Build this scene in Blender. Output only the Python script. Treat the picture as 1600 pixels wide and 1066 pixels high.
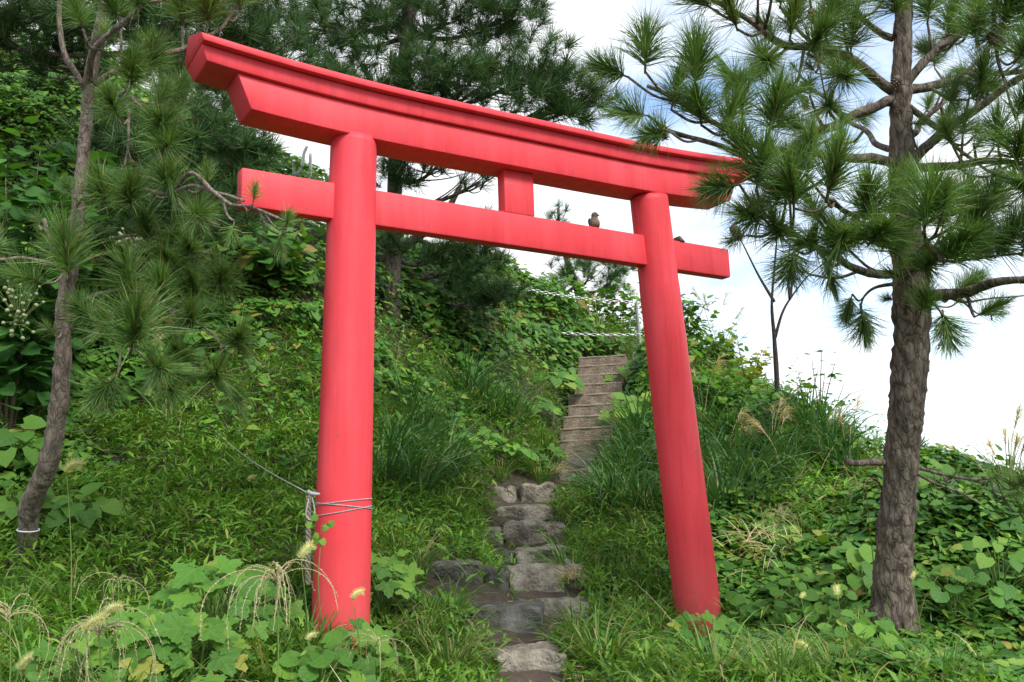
import bpy, bmesh, math, random
import numpy as np
from mathutils import Matrix, Vector, Quaternion

random.seed(7)
rng = np.random.default_rng(7)
for o in list(bpy.data.objects):
    bpy.data.objects.remove(o)
scene = bpy.context.scene
COL = scene.collection

# ------------------------------------------------------------------ camera, sky, sun, exposure
S = 2.2                                   # metres between the gate's pillars (origin: middle of the gate)
FPX = 1468.1
CAM = np.array([-1.3501, -2.0885, 0.4506]) * S
AX_R = np.array([0.84958411, -0.52649059, -0.03185129])
AX_U = np.array([-0.07199535, -0.17557514, 0.98182994])
AX_F = np.array([0.52251652, 0.83185397, 0.18707073])
cam_data = bpy.data.cameras.new('camera')
cam = bpy.data.objects.new('camera', cam_data)
COL.objects.link(cam)
m = Matrix.Identity(4)
for i in range(3):
    m[i][0], m[i][1], m[i][2], m[i][3] = AX_R[i], AX_U[i], -AX_F[i], CAM[i]
cam.matrix_world = m
cam_data.sensor_width = 36.0
cam_data.lens = 36.0 * FPX / 1600.0
cam_data.clip_start = 0.05
cam_data.clip_end = 5000.0
cam_data.dof.use_dof = True
cam_data.dof.focus_distance = 5.4
cam_data.dof.aperture_fstop = 5.6
scene.camera = cam

SUN_DIR = Vector((0.06, -0.76, 0.78)).normalized()       # towards the sun
world = bpy.data.worlds.new('World')
scene.world = world
world.use_nodes = True
wn, wl = world.node_tree.nodes, world.node_tree.links
wn.clear()
w_out = wn.new('ShaderNodeOutputWorld')
w_bg = wn.new('ShaderNodeBackground')
w_sky = wn.new('ShaderNodeTexSky')
w_sky.sky_type = 'NISHITA'
w_sky.sun_disc = False
w_sky.sun_elevation = math.asin(SUN_DIR.z)
w_sky.sun_rotation = math.atan2(SUN_DIR.x, SUN_DIR.y)
w_tc = wn.new('ShaderNodeTexCoord')
w_map = wn.new('ShaderNodeMapping')
w_map.inputs['Scale'].default_value = (1.0, 1.0, 2.2)
w_map.inputs['Location'].default_value = (0.35, 0.1, 0.2)
w_noise = wn.new('ShaderNodeTexNoise')
w_noise.inputs['Scale'].default_value = 2.6
w_noise.inputs['Detail'].default_value = 7.0
w_noise.inputs['Roughness'].default_value = 0.55
w_ramp = wn.new('ShaderNodeValToRGB')
w_ramp.color_ramp.elements[0].position = 0.355
w_ramp.color_ramp.elements[1].position = 0.53
w_mix = wn.new('ShaderNodeMixRGB')
w_mix.inputs['Color2'].default_value = (4.0, 4.1, 4.2, 1)
wl.new(w_tc.outputs['Generated'], w_map.inputs['Vector'])
wl.new(w_map.outputs['Vector'], w_noise.inputs['Vector'])
wl.new(w_noise.outputs['Fac'], w_ramp.inputs['Fac'])
wl.new(w_ramp.outputs['Color'], w_mix.inputs['Fac'])
wl.new(w_sky.outputs['Color'], w_mix.inputs['Color1'])
wl.new(w_mix.outputs['Color'], w_bg.inputs['Color'])
w_bg.inputs['Strength'].default_value = 0.12
wl.new(w_bg.outputs['Background'], w_out.inputs['Surface'])

sun_data = bpy.data.lights.new('sun', 'SUN')
sun_data.energy = 1.5
sun_data.angle = math.radians(18)
sun_data.color = (1.0, 0.95, 0.88)
sun = bpy.data.objects.new('sun', sun_data)
COL.objects.link(sun)
sun.rotation_euler = SUN_DIR.to_track_quat('Z', 'Y').to_euler()

vs = scene.view_settings
scene.display_settings.display_device = 'sRGB'
vs.view_transform = 'Standard'
vs.look = 'None'
vs.gamma = 1.0
vs.use_curve_mapping = False
vs.exposure = 1.5
scene.render.engine = 'CYCLES'
scene.cycles.max_bounces = 6
scene.cycles.diffuse_bounces = 3
scene.cycles.glossy_bounces = 2
scene.cycles.transmission_bounces = 4

# ------------------------------------------------------------------ helpers
K = S / 2.6


def pix(px, py, D):
    """world point seen at photo pixel (px, py), D gate-units (x K metres) along the view axis"""
    return CAM + D * K * (AX_F + AX_R * (px - 800.0) / FPX - AX_U * (py - 533.0) / FPX)


def project(P):
    v = np.asarray(P) - CAM
    z = v @ AX_F
    zz = np.where(np.abs(z) < 1e-3, 1e-3, z)
    return 800 + FPX * (v @ AX_R) / zz, 533 - FPX * (v @ AX_U) / zz, z / K


def hashn(ix, iy, iz, seed=0):
    h = (ix * 374761393 + iy * 668265263 + iz * 2147483647 + seed * 1274126177) & 0xFFFFFFFF
    h = ((h ^ (h >> 13)) * 1274126177) & 0xFFFFFFFF
    return ((h ^ (h >> 16)) & 0xFFFF) / 65535.0


def vnoise(P, scale=1.0, seed=0):
    P = np.asarray(P, float) * scale
    I = np.floor(P).astype(np.int64)
    f = P - I
    f = f * f * (3 - 2 * f)
    r = 0
    for dx in (0, 1):
        for dy in (0, 1):
            for dz in (0, 1):
                w = (f[..., 0] if dx else 1 - f[..., 0]) * (f[..., 1] if dy else 1 - f[..., 1]) * (f[..., 2] if dz else 1 - f[..., 2])
                r = r + w * hashn(I[..., 0] + dx, I[..., 1] + dy, I[..., 2] + dz, seed)
    return r


def make_mesh(name, V, faces, mats, smooth=False, mat_idx=None):
    """faces: list of (n,k) int arrays"""
    me = bpy.data.meshes.new(name)
    V = np.asarray(V, dtype=np.float32)
    me.vertices.add(len(V))
    me.vertices.foreach_set('co', V.ravel())
    loops = np.concatenate([f.ravel() for f in faces]).astype(np.int32)
    tot = np.concatenate([np.full(len(f), f.shape[1]) for f in faces]).astype(np.int32)
    start = np.concatenate([[0], np.cumsum(tot)[:-1]]).astype(np.int32)
    me.loops.add(len(loops))
    me.loops.foreach_set('vertex_index', loops)
    me.polygons.add(len(tot))
    me.polygons.foreach_set('loop_start', start)
    me.polygons.foreach_set('loop_total', tot)
    if smooth:
        me.polygons.foreach_set('use_smooth', np.ones(len(tot), dtype=bool))
    for mt in (mats if isinstance(mats, (list, tuple)) else [mats]):
        me.materials.append(mt)
    if mat_idx is not None:
        me.polygons.foreach_set('material_index', np.asarray(mat_idx, dtype=np.int32))
    me.update(calc_edges=True)
    me.validate()
    return me


def link(name, me, parent=None, loc=None):
    o = bpy.data.objects.new(name, me)
    COL.objects.link(o)
    if parent is not None:
        o.parent = parent
    if loc is not None:
        o.location = [float(a) for a in loc]
    return o


def tag(o, label=None, cat=None, group=None, kind=None):
    if label:
        o['label'] = label
    if cat:
        o['category'] = cat
    if group:
        o['group'] = group
    if kind:
        o['kind'] = kind
    return o


def empty(name, loc, label, cat, group=None):
    o = bpy.data.objects.new(name, None)
    o.empty_display_size = 0.1
    COL.objects.link(o)
    o.location = [float(a) for a in loc]
    return tag(o, label, cat, group)


def copy_tree(src, kids, loc, rotz=0.0, scale=1.0, label=None, group=None):
    r = src.copy()
    COL.objects.link(r)
    r.location = [float(a) for a in loc]
    r.rotation_euler = (0, 0, rotz)
    r.scale = (scale,) * 3
    if label:
        r['label'] = label
    if group:
        r['group'] = group
    for k in kids:
        c = k.copy()
        COL.objects.link(c)
        c.parent = r
    return r


class Buf:
    """collects vertices and faces for one mesh"""

    def __init__(self):
        self.V, self.F, self.n, self.mi = [], [], 0, []

    def add(self, V, faces, mat=0):
        for f in faces:
            self.F.append(np.asarray(f) + self.n)
            self.mi.append(np.full(len(f), mat))
        self.V.append(np.asarray(V, float))
        self.n += len(V)

    def mesh(self, name, mats, smooth=False):
        return make_mesh(name, np.concatenate(self.V), self.F, mats, smooth, np.concatenate(self.mi))


def smooth_path(P, n):
    P = np.asarray(P, float)
    if len(P) < 3:
        t = np.linspace(0, 1, n)[:, None]
        return P[0] * (1 - t) + P[-1] * t
    Q = np.vstack([2 * P[0] - P[1], P, 2 * P[-1] - P[-2]])
    seg = np.linalg.norm(np.diff(P, axis=0), axis=1)
    cum = np.concatenate([[0], np.cumsum(seg)])
    s = np.linspace(0, cum[-1], n)
    i = np.clip(np.searchsorted(cum, s, side='right') - 1, 0, len(P) - 2)
    t = ((s - cum[i]) / np.maximum(seg[i], 1e-9))[:, None]
    p0, p1, p2, p3 = Q[i], Q[i + 1], Q[i + 2], Q[i + 3]
    return 0.5 * (2 * p1 + (p2 - p0) * t + (2 * p0 - 5 * p1 + 4 * p2 - p3) * t ** 2 + (3 * p1 - p0 - 3 * p2 + p3) * t ** 3)


def tube(P, rad, n=24, sides=8, rough=0.0, rscale=8.0, path=True, cap=True):
    P = smooth_path(P, n) if path else np.asarray(P, float)
    n = len(P)
    rad = np.interp(np.linspace(0, 1, n), np.linspace(0, 1, len(np.atleast_1d(rad))), np.atleast_1d(rad)) if np.size(rad) > 1 else np.full(n, float(rad))
    T = np.gradient(P, axis=0)
    T /= np.linalg.norm(T, axis=1)[:, None] + 1e-12
    ref = np.array([0.31, 0.17, 0.93]) if abs(T[0] @ np.array([0.31, 0.17, 0.93])) < 0.9 else np.array([1.0, 0, 0])
    A = np.zeros_like(P)
    a = ref - T[0] * (ref @ T[0])
    A[0] = a / np.linalg.norm(a)
    for i in range(1, n):
        a = A[i - 1] - T[i] * (A[i - 1] @ T[i])
        A[i] = a / (np.linalg.norm(a) + 1e-12)
    B = np.cross(T, A)
    th = np.linspace(0, 2 * np.pi, sides, endpoint=False)
    ring = A[:, None, :] * np.cos(th)[None, :, None] + B[:, None, :] * np.sin(th)[None, :, None]
    V = P[:, None, :] + ring * rad[:, None, None]
    if rough > 0:
        d = vnoise(V, rscale, 3) + 0.5 * vnoise(V, rscale * 2.3, 5) - 0.75
        V = V + ring * (d * rough * rad[:, None])[..., None]
    V = V.reshape(-1, 3)
    i = np.arange(n - 1)[:, None]
    j = np.arange(sides)[None, :]
    j2 = (j + 1) % sides
    Fq = np.stack([i * sides + j, i * sides + j2, (i + 1) * sides + j2, (i + 1) * sides + j], axis=-1).reshape(-1, 4)
    faces = [Fq]
    if cap:
        V = np.vstack([V, P[0], P[-1]])
        k = len(V)
        jj = np.arange(sides)
        faces.append(np.stack([np.full(sides, k - 2), (jj + 1) % sides, jj], axis=-1))
        b = (n - 1) * sides
        faces.append(np.stack([np.full(sides, k - 1), b + jj, b + (jj + 1) % sides], axis=-1))
    return V, faces


def box_bm(sx, sy, sz, bevel=0.0, segs=2):
    bm = bmesh.new()
    bmesh.ops.create_cube(bm, size=1.0)
    bmesh.ops.scale(bm, vec=(sx, sy, sz), verts=bm.verts)
    if bevel > 0:
        bmesh.ops.bevel(bm, geom=bm.edges[:], offset=bevel, segments=segs, affect='EDGES', profile=0.5)
    return bm


def bm_link(name, bm, mat, parent=None, smooth=True, loc=None):
    me = bpy.data.meshes.new(name)
    bm.to_mesh(me)
    bm.free()
    me.materials.append(mat)
    if smooth:
        me.polygons.foreach_set('use_smooth', np.ones(len(me.polygons), dtype=bool))
    return link(name, me, parent, loc)


def frames(normal, tip):
    """(N,3,3) matrices with columns tip(x), side(y), normal(z)"""
    nz = normal / (np.linalg.norm(normal, axis=1)[:, None] + 1e-9)
    tx = tip - nz * (tip * nz).sum(1)[:, None]
    tx /= np.linalg.norm(tx, axis=1)[:, None] + 1e-9
    ty = np.cross(nz, tx)
    return np.stack([tx, ty, nz], axis=-1)


def scatter(tv, tf, M, loc, size):
    N, k = len(loc), len(tv)
    V = np.einsum('nij,kj->nki', M * size[:, None, None], tv) + loc[:, None, :]
    off = (np.arange(N) * k)[:, None, None]
    return V.reshape(-1, 3), [(np.asarray(f)[None] + off).reshape(-1, np.asarray(f).shape[1]) for f in tf]


def blades(base, az, length, elev, bend, width, segs=4, prof=None, twist=None):
    """arching strips; az heading, elev start elevation, bend total change of elevation (rad)"""
    N = len(base)
    rows = segs + 1
    t = np.linspace(0, 1, rows)
    e = elev[:, None] - bend[:, None] * t[None, :] ** 1.3
    st = (length / segs)[:, None]
    hx = np.concatenate([np.zeros((N, 1)), np.cumsum(np.cos(e[:, :-1]) * st, axis=1)], axis=1)
    hz = np.concatenate([np.zeros((N, 1)), np.cumsum(np.sin(e[:, :-1]) * st, axis=1)], axis=1)
    d = np.stack([np.cos(az), np.sin(az), np.zeros(N)], axis=-1)
    s = np.stack([-np.sin(az), np.cos(az), np.zeros(N)], axis=-1)
    c = base[:, None, :] + d[:, None, :] * hx[..., None]
    c[..., 2] += hz
    if prof is None:
        prof = (1 - t ** 2.2) * 0.96 + 0.04
    if twist is None:
        twist = rng.normal(0, 0.5, N)
    up = np.stack([-np.sin(e) * np.cos(az)[:, None], -np.sin(e) * np.sin(az)[:, None], np.cos(e)], axis=-1)
    side = s[:, None, :] * np.cos(twist)[:, None, None] + up * np.sin(twist)[:, None, None]
    w = side * (width[:, None] * np.asarray(prof)[None, :] * 0.5)[..., None]
    V = np.stack([c - w, c + w], axis=2).reshape(N, -1, 3)
    q = np.array([[2 * i, 2 * i + 1, 2 * i + 3, 2 * i + 2] for i in range(segs)])
    off = (np.arange(N) * rows * 2)[:, None, None]
    return V.reshape(-1, 3), [(q[None] + off).reshape(-1, 4)]


# ------------------------------------------------------------------ materials
def new_mat(name):
    mt = bpy.data.materials.new(name)
    mt.use_nodes = True
    nt = mt.node_tree
    nt.nodes.clear()
    return mt, nt.nodes, nt.links


def ramp(nodes, stops):
    r = nodes.new('ShaderNodeValToRGB')
    el = r.color_ramp.elements
    while len(el) < len(stops):
        el.new(0.5)
    for e, (p, c) in zip(el, stops):
        e.position = p
        e.color = (*c, 1)
    return r


def leaf_mat(name, stops, transl=0.35, rough=0.5, spec=0.2, veins=0.0):
    mt, N, L = new_mat(name)
    out = N.new('ShaderNodeOutputMaterial')
    pr = N.new('ShaderNodeBsdfPrincipled')
    tr = N.new('ShaderNodeBsdfTranslucent')
    mx = N.new('ShaderNodeMixShader')
    geo = N.new('ShaderNodeNewGeometry')
    oi = N.new('ShaderNodeObjectInfo')
    ad = N.new('ShaderNodeMath'); ad.operation = 'ADD'
    fr = N.new('ShaderNodeMath'); fr.operation = 'FRACT'
    L.new(geo.outputs['Random Per Island'], ad.inputs[0])
    L.new(oi.outputs['Random'], ad.inputs[1])
    L.new(ad.outputs[0], fr.inputs[0])
    r = ramp(N, stops)
    L.new(fr.outputs[0], r.inputs['Fac'])
    tc = N.new('ShaderNodeTexCoord')
    nz = N.new('ShaderNodeTexNoise')
    nz.inputs['Scale'].default_value = 1.1
    nz.inputs['Detail'].default_value = 3
    L.new(geo.outputs['Position'], nz.inputs['Vector'])
    hs = N.new('ShaderNodeHueSaturation')
    mr = N.new('ShaderNodeMapRange')
    mr.inputs['From Min'].default_value = 0.3; mr.inputs['From Max'].default_value = 0.7
    mr.inputs['To Min'].default_value = 0.75; mr.inputs['To Max'].default_value = 1.3
    L.new(nz.outputs['Fac'], mr.inputs['Value'])
    L.new(mr.outputs['Result'], hs.inputs['Value'])
    L.new(r.outputs['Color'], hs.inputs['Color'])
    L.new(hs.outputs['Color'], pr.inputs['Base Color'])
    pr.inputs['Roughness'].default_value = rough
    pr.inputs['Specular IOR Level'].default_value = spec
    nb = N.new('ShaderNodeTexNoise')
    nb.inputs['Scale'].default_value = 45
    nb.inputs['Detail'].default_value = 2
    L.new(geo.outputs['Position'], nb.inputs['Vector'])
    bp = N.new('ShaderNodeBump')
    bp.inputs['Strength'].default_value = 0.25
    bp.inputs['Distance'].default_value = 0.01
    L.new(nb.outputs['Fac'], bp.inputs['Height'])
    L.new(bp.outputs['Normal'], pr.inputs['Normal'])
    tc2 = N.new('ShaderNodeMixRGB'); tc2.blend_type = 'MULTIPLY'
    tc2.inputs['Fac'].default_value = 1.0
    tc2.inputs['Color2'].default_value = (1.5, 1.45, 0.5, 1)
    L.new(hs.outputs['Color'], tc2.inputs['Color1'])
    L.new(tc2.outputs['Color'], tr.inputs['Color'])
    mx.inputs['Fac'].default_value = transl
    L.new(pr.outputs[0], mx.inputs[1])
    L.new(tr.outputs[0], mx.inputs[2])
    L.new(mx.outputs[0], out.inputs['Surface'])
    return mt


def solid_mat(name, c1, c2, rough=0.7, scale=6.0, bump=0.3, bscale=40.0, bdist=0.01, spec=0.3, metallic=0.0, c3=None, stretch=(1, 1, 1)):
    mt, N, L = new_mat(name)
    out = N.new('ShaderNodeOutputMaterial')
    pr = N.new('ShaderNodeBsdfPrincipled')
    tc = N.new('ShaderNodeTexCoord')
    mp = N.new('ShaderNodeMapping')
    mp.inputs['Scale'].default_value = stretch
    L.new(tc.outputs['Object'], mp.inputs['Vector'])
    nz = N.new('ShaderNodeTexNoise')
    nz.inputs['Scale'].default_value = scale
    nz.inputs['Detail'].default_value = 6
    nz.inputs['Roughness'].default_value = 0.65
    L.new(mp.outputs[0], nz.inputs['Vector'])
    st = [(0.32, c1), (0.68, c2)]
    if c3:
        st = [(0.28, c1), (0.5, c2), (0.72, c3)]
    r = ramp(N, st)
    L.new(nz.outputs['Fac'], r.inputs['Fac'])
    L.new(r.outputs['Color'], pr.inputs['Base Color'])
    pr.inputs['Roughness'].default_value = rough
    pr.inputs['Specular IOR Level'].default_value = spec
    pr.inputs['Metallic'].default_value = metallic
    if bump > 0:
        nb = N.new('ShaderNodeTexNoise')
        nb.inputs['Scale'].default_value = bscale
        nb.inputs['Detail'].default_value = 5
        L.new(mp.outputs[0], nb.inputs['Vector'])
        bp = N.new('ShaderNodeBump')
        bp.inputs['Strength'].default_value = bump
        bp.inputs['Distance'].default_value = bdist
        L.new(nb.outputs['Fac'], bp.inputs['Height'])
        L.new(bp.outputs['Normal'], pr.inputs['Normal'])
    L.new(pr.outputs[0], out.inputs['Surface'])
    return mt


def bark_mat(name, dark, mid, light, scale=16.0):
    mt, N, L = new_mat(name)
    out = N.new('ShaderNodeOutputMaterial')
    pr = N.new('ShaderNodeBsdfPrincipled')
    geo = N.new('ShaderNodeNewGeometry')
    mp = N.new('ShaderNodeMapping')
    mp.inputs['Scale'].default_value = (1, 1, 0.36)
    L.new(geo.outputs['Position'], mp.inputs['Vector'])
    wz = N.new('ShaderNodeTexNoise'); wz.inputs['Scale'].default_value = 9; wz.inputs['Detail'].default_value = 3
    L.new(mp.outputs[0], wz.inputs['Vector'])
    mv = N.new('ShaderNodeMixRGB'); mv.inputs['Fac'].default_value = 0.17
    L.new(mp.outputs[0], mv.inputs['Color1']); L.new(wz.outputs['Color'], mv.inputs['Color2'])
    vo = N.new('ShaderNodeTexVoronoi'); vo.feature = 'DISTANCE_TO_EDGE'; vo.inputs['Scale'].default_value = scale
    L.new(mv.outputs[0], vo.inputs['Vector'])
    nz = N.new('ShaderNodeTexNoise'); nz.inputs['Scale'].default_value = 30; nz.inputs['Detail'].default_value = 6
    L.new(mp.outputs[0], nz.inputs['Vector'])
    ad = N.new('ShaderNodeMath'); ad.operation = 'MULTIPLY_ADD'
    mr = N.new('ShaderNodeMapRange'); mr.inputs['From Max'].default_value = 0.16
    L.new(vo.outputs['Distance'], mr.inputs['Value'])
    L.new(nz.outputs['Fac'], ad.inputs[0]); ad.inputs[1].default_value = 1.10
    ml = N.new('ShaderNodeMath'); ml.operation = 'MULTIPLY'; ml.inputs[1].default_value = 0.24
    L.new(mr.outputs['Result'], ml.inputs[0])
    L.new(ml.outputs[0], ad.inputs[2])
    r = ramp(N, [(0.28, dark), (0.62, mid), (0.95, light)])
    L.new(ad.outputs[0], r.inputs['Fac'])
    L.new(r.outputs['Color'], pr.inputs['Base Color'])
    bp = N.new('ShaderNodeBump'); bp.inputs['Strength'].default_value = 0.9; bp.inputs['Distance'].default_value = 0.012
    L.new(ad.outputs[0], bp.inputs['Height'])
    L.new(bp.outputs['Normal'], pr.inputs['Normal'])
    pr.inputs['Roughness'].default_value = 0.9
    pr.inputs['Specular IOR Level'].default_value = 0.15
    L.new(pr.outputs[0], out.inputs['Surface'])
    return mt


def red_mat():
    mt, N, L = new_mat('red_paint')
    out = N.new('ShaderNodeOutputMaterial')
    pr = N.new('ShaderNodeBsdfPrincipled')
    geo = N.new('ShaderNodeNewGeometry')
    mp = N.new('ShaderNodeMapping'); mp.inputs['Scale'].default_value = (6, 6, 0.8)
    L.new(geo.outputs['Position'], mp.inputs['Vector'])
    n1 = N.new('ShaderNodeTexNoise'); n1.inputs['Scale'].default_value = 2.0; n1.inputs['Detail'].default_value = 5
    L.new(mp.outputs[0], n1.inputs['Vector'])
    n2 = N.new('ShaderNodeTexNoise'); n2.inputs['Scale'].default_value = 1.6; n2.inputs['Detail'].default_value = 6
    L.new(geo.outputs['Position'], n2.inputs['Vector'])
    av = N.new('ShaderNodeMixRGB'); av.inputs['Fac'].default_value = 0.5
    L.new(n1.outputs['Fac'], av.inputs['Color1']); L.new(n2.outputs['Fac'], av.inputs['Color2'])
    r = ramp(N, [(0.28, (0.62, 0.038, 0.050)), (0.52, (0.72, 0.058, 0.075)), (0.74, (0.78, 0.090, 0.110))])
    L.new(av.outputs[0], r.inputs['Fac'])
    # chips and specks where the coat has worn through
    n3 = N.new('ShaderNodeTexNoise'); n3.inputs['Scale'].default_value = 26; n3.inputs['Detail'].default_value = 4
    L.new(geo.outputs['Position'], n3.inputs['Vector'])
    r3 = ramp(N, [(0.70, (0, 0, 0)), (0.715, (1, 1, 1))])
    L.new(n3.outputs['Fac'], r3.inputs['Fac'])
    # rain streaks and grime, long and thin down the wood
    mp5 = N.new('ShaderNodeMapping'); mp5.inputs['Scale'].default_value = (22, 22, 1.1)
    L.new(geo.outputs['Position'], mp5.inputs['Vector'])
    n5 = N.new('ShaderNodeTexNoise'); n5.inputs['Scale'].default_value = 1.0; n5.inputs['Detail'].default_value = 7; n5.inputs['Roughness'].default_value = 0.7
    L.new(mp5.outputs[0], n5.inputs['Vector'])
    r5 = ramp(N, [(0.50, (0, 0, 0)), (0.80, (0.55, 0.55, 0.55))])
    L.new(n5.outputs['Fac'], r5.inputs['Fac'])
    m5 = N.new('ShaderNodeMixRGB'); m5.inputs['Color2'].default_value = (0.36, 0.030, 0.032, 1)
    L.new(r5.outputs['Color'], m5.inputs['Fac']); L.new(r.outputs['Color'], m5.inputs['Color1'])
    # splashed earth near the ground
    sx = N.new('ShaderNodeSeparateXYZ'); L.new(geo.outputs['Position'], sx.inputs[0])
    mz = N.new('ShaderNodeMapRange'); mz.inputs['From Min'].default_value = 0.95; mz.inputs['From Max'].default_value = 0.30
    mz.inputs['To Min'].default_value = 0.0; mz.inputs['To Max'].default_value = 0.75
    L.new(sx.outputs['Z'], mz.inputs['Value'])
    ms = N.new('ShaderNodeMath'); ms.operation = 'MULTIPLY'
    L.new(mz.outputs['Result'], ms.inputs[0]); L.new(n3.outputs['Fac'], ms.inputs[1])
    m6 = N.new('ShaderNodeMixRGB'); m6.inputs['Color2'].default_value = (0.17, 0.09, 0.065, 1)
    L.new(ms.outputs[0], m6.inputs['Fac']); L.new(m5.outputs['Color'], m6.inputs['Color1'])
    r = m6
    mc = N.new('ShaderNodeMixRGB'); mc.inputs['Color2'].default_value = (0.30, 0.10, 0.08, 1)
    L.new(r3.outputs['Color'], mc.inputs['Fac']); L.new(r.outputs['Color'], mc.inputs['Color1'])
    L.new(mc.outputs['Color'], pr.inputs['Base Color'])
    pr.inputs['Roughness'].default_value = 0.5
    pr.inputs['Specular IOR Level'].default_value = 0.22
    bp = N.new('ShaderNodeBump'); bp.inputs['Strength'].default_value = 0.12; bp.inputs['Distance'].default_value = 0.02
    n4 = N.new('ShaderNodeTexNoise'); n4.inputs['Scale'].default_value = 9; n4.inputs['Detail'].default_value = 4
    L.new(geo.outputs['Position'], n4.inputs['Vector'])
    L.new(n4.outputs['Fac'], bp.inputs['Height']); L.new(bp.outputs['Normal'], pr.inputs['Normal'])
    L.new(pr.outputs[0], out.inputs['Surface'])
    return mt


M_RED = red_mat()
M_VINE = leaf_mat('vine_leaf', [(0.0, (0.034, 0.105, 0.018)), (0.45, (0.062, 0.168, 0.026)), (0.82, (0.108, 0.238, 0.034)), (0.97, (0.19, 0.30, 0.045)), (0.985, (0.30, 0.28, 0.05)), (1.0, (0.20, 0.12, 0.05))], 0.27)
M_BROAD = leaf_mat('broad_leaf', [(0.0, (0.056, 0.160, 0.026)), (0.6, (0.098, 0.230, 0.034)), (0.96, (0.155, 0.290, 0.040)), (1.0, (0.30, 0.30, 0.06))], 0.36, rough=0.5)
M_LIME = leaf_mat('lime_leaf', [(0.0, (0.110, 0.230, 0.040)), (0.6, (0.180, 0.320, 0.055)), (1.0, (0.27, 0.36, 0.06))], 0.4, rough=0.5)
M_YELLOW = leaf_mat('yellowing_leaf', [(0.0, (0.13, 0.21, 0.03)), (0.6, (0.22, 0.28, 0.04)), (1.0, (0.34, 0.29, 0.05))], 0.4)
M_WEED = leaf_mat('weed_leaf', [(0.0, (0.056, 0.146, 0.018)), (0.5, (0.104, 0.232, 0.029)), (0.92, (0.172, 0.305, 0.042)), (1.0, (0.26, 0.24, 0.08))], 0.28)
M_GRASS = leaf_mat('grass_blade', [(0.0, (0.050, 0.135, 0.026)), (0.5, (0.095, 0.205, 0.040)), (0.84, (0.155, 0.265, 0.060)), (0.91, (0.33, 0.29, 0.14)), (1.0, (0.38, 0.32, 0.18))], 0.3)
M_TUSS = leaf_mat('tussock_blade', [(0.0, (0.034, 0.105, 0.034)), (0.6, (0.062, 0.162, 0.050)), (0.93, (0.120, 0.230, 0.080)), (1.0, (0.36, 0.30, 0.15))], 0.25, rough=0.42, spec=0.4)
M_NEEDLE = leaf_mat('pine_needle', [(0.0, (0.064, 0.145, 0.040)), (0.6, (0.118, 0.225, 0.058)), (0.955, (0.19, 0.30, 0.085)), (0.975, (0.30, 0.21, 0.09)), (1.0, (0.24, 0.14, 0.07))], 0.25, rough=0.4, spec=0.4)
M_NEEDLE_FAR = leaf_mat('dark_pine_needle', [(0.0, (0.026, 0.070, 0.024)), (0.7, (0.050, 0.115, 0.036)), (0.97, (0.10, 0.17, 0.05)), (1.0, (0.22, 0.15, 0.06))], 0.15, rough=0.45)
M_STRAW = leaf_mat('straw', [(0.0, (0.42, 0.34, 0.20)), (0.5, (0.55, 0.46, 0.28)), (1.0, (0.60, 0.53, 0.33))], 0.25, rough=0.7)
M_SEED = leaf_mat('seed_spike', [(0.0, (0.44, 0.42, 0.22)), (0.5, (0.54, 0.50, 0.30)), (1.0, (0.50, 0.40, 0.27))], 0.25, rough=0.7)
M_FOX = leaf_mat('foxtail_bristle', [(0.0, (0.50, 0.52, 0.24)), (1.0, (0.66, 0.66, 0.38))], 0.4, rough=0.7)
M_STEM = leaf_mat('green_stem', [(0.0, (0.09, 0.17, 0.04)), (1.0, (0.15, 0.24, 0.06))], 0.1)
M_VSTEM = leaf_mat('vine_stem', [(0.0, (0.10, 0.075, 0.045)), (0.5, (0.15, 0.11, 0.065)), (1.0, (0.10, 0.15, 0.05))], 0.05, rough=0.7)
M_TWIG = solid_mat('twig_bark', (0.09, 0.07, 0.05), (0.20, 0.15, 0.11), 0.9, 30, 0.4, 60)
M_DARKTWIG = solid_mat('dark_twig_bark', (0.025, 0.020, 0.016), (0.065, 0.052, 0.042), 0.9, 30, 0.4, 60)
M_BARK = bark_mat('pine_bark', (0.020, 0.016, 0.013), (0.088, 0.071, 0.057), (0.200, 0.168, 0.138), 30)
M_BARK_B = bark_mat('young_pine_bark', (0.040, 0.031, 0.025), (0.150, 0.121, 0.098), (0.270, 0.225, 0.190), 44)
M_STONE = solid_mat('step_stone', (0.075, 0.070, 0.050), (0.220, 0.200, 0.160), 0.92, 9, 1.0, 45, 0.025, c3=(0.350, 0.325, 0.270))
M_STONE_D = solid_mat('mossy_stone', (0.036, 0.040, 0.028), (0.105, 0.102, 0.090), 0.92, 8, 0.9, 38, 0.02, c3=(0.180, 0.178, 0.165))
M_CONC = solid_mat('worn_concrete', (0.120, 0.092, 0.070), (0.215, 0.170, 0.132), 0.95, 16, 1.0, 60, 0.015, c3=(0.320, 0.265, 0.210))
M_NOSE = solid_mat('worn_nosing', (0.210, 0.170, 0.132), (0.330, 0.285, 0.230), 0.95, 25, 0.5, 70, 0.008)
M_ROPE = solid_mat('rope', (0.12, 0.10, 0.078), (0.25, 0.215, 0.17), 0.9, 60, 0.4, 150)
M_CORD = solid_mat('cord', (0.20, 0.20, 0.205), (0.38, 0.38, 0.38), 0.7, 80, 0.3, 200)
M_METAL = solid_mat('galvanised', (0.42, 0.43, 0.44), (0.60, 0.60, 0.60), 0.35, 10, 0.05, 50, metallic=0.75, spec=0.5)
M_WHITE = solid_mat('white_pipe', (0.66, 0.67, 0.67), (0.80, 0.80, 0.80), 0.4, 10, 0.05, 50)
M_CONE = solid_mat('pine_cone', (0.10, 0.07, 0.05), (0.26, 0.20, 0.15), 0.85, 40, 0.3, 80)


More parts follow.
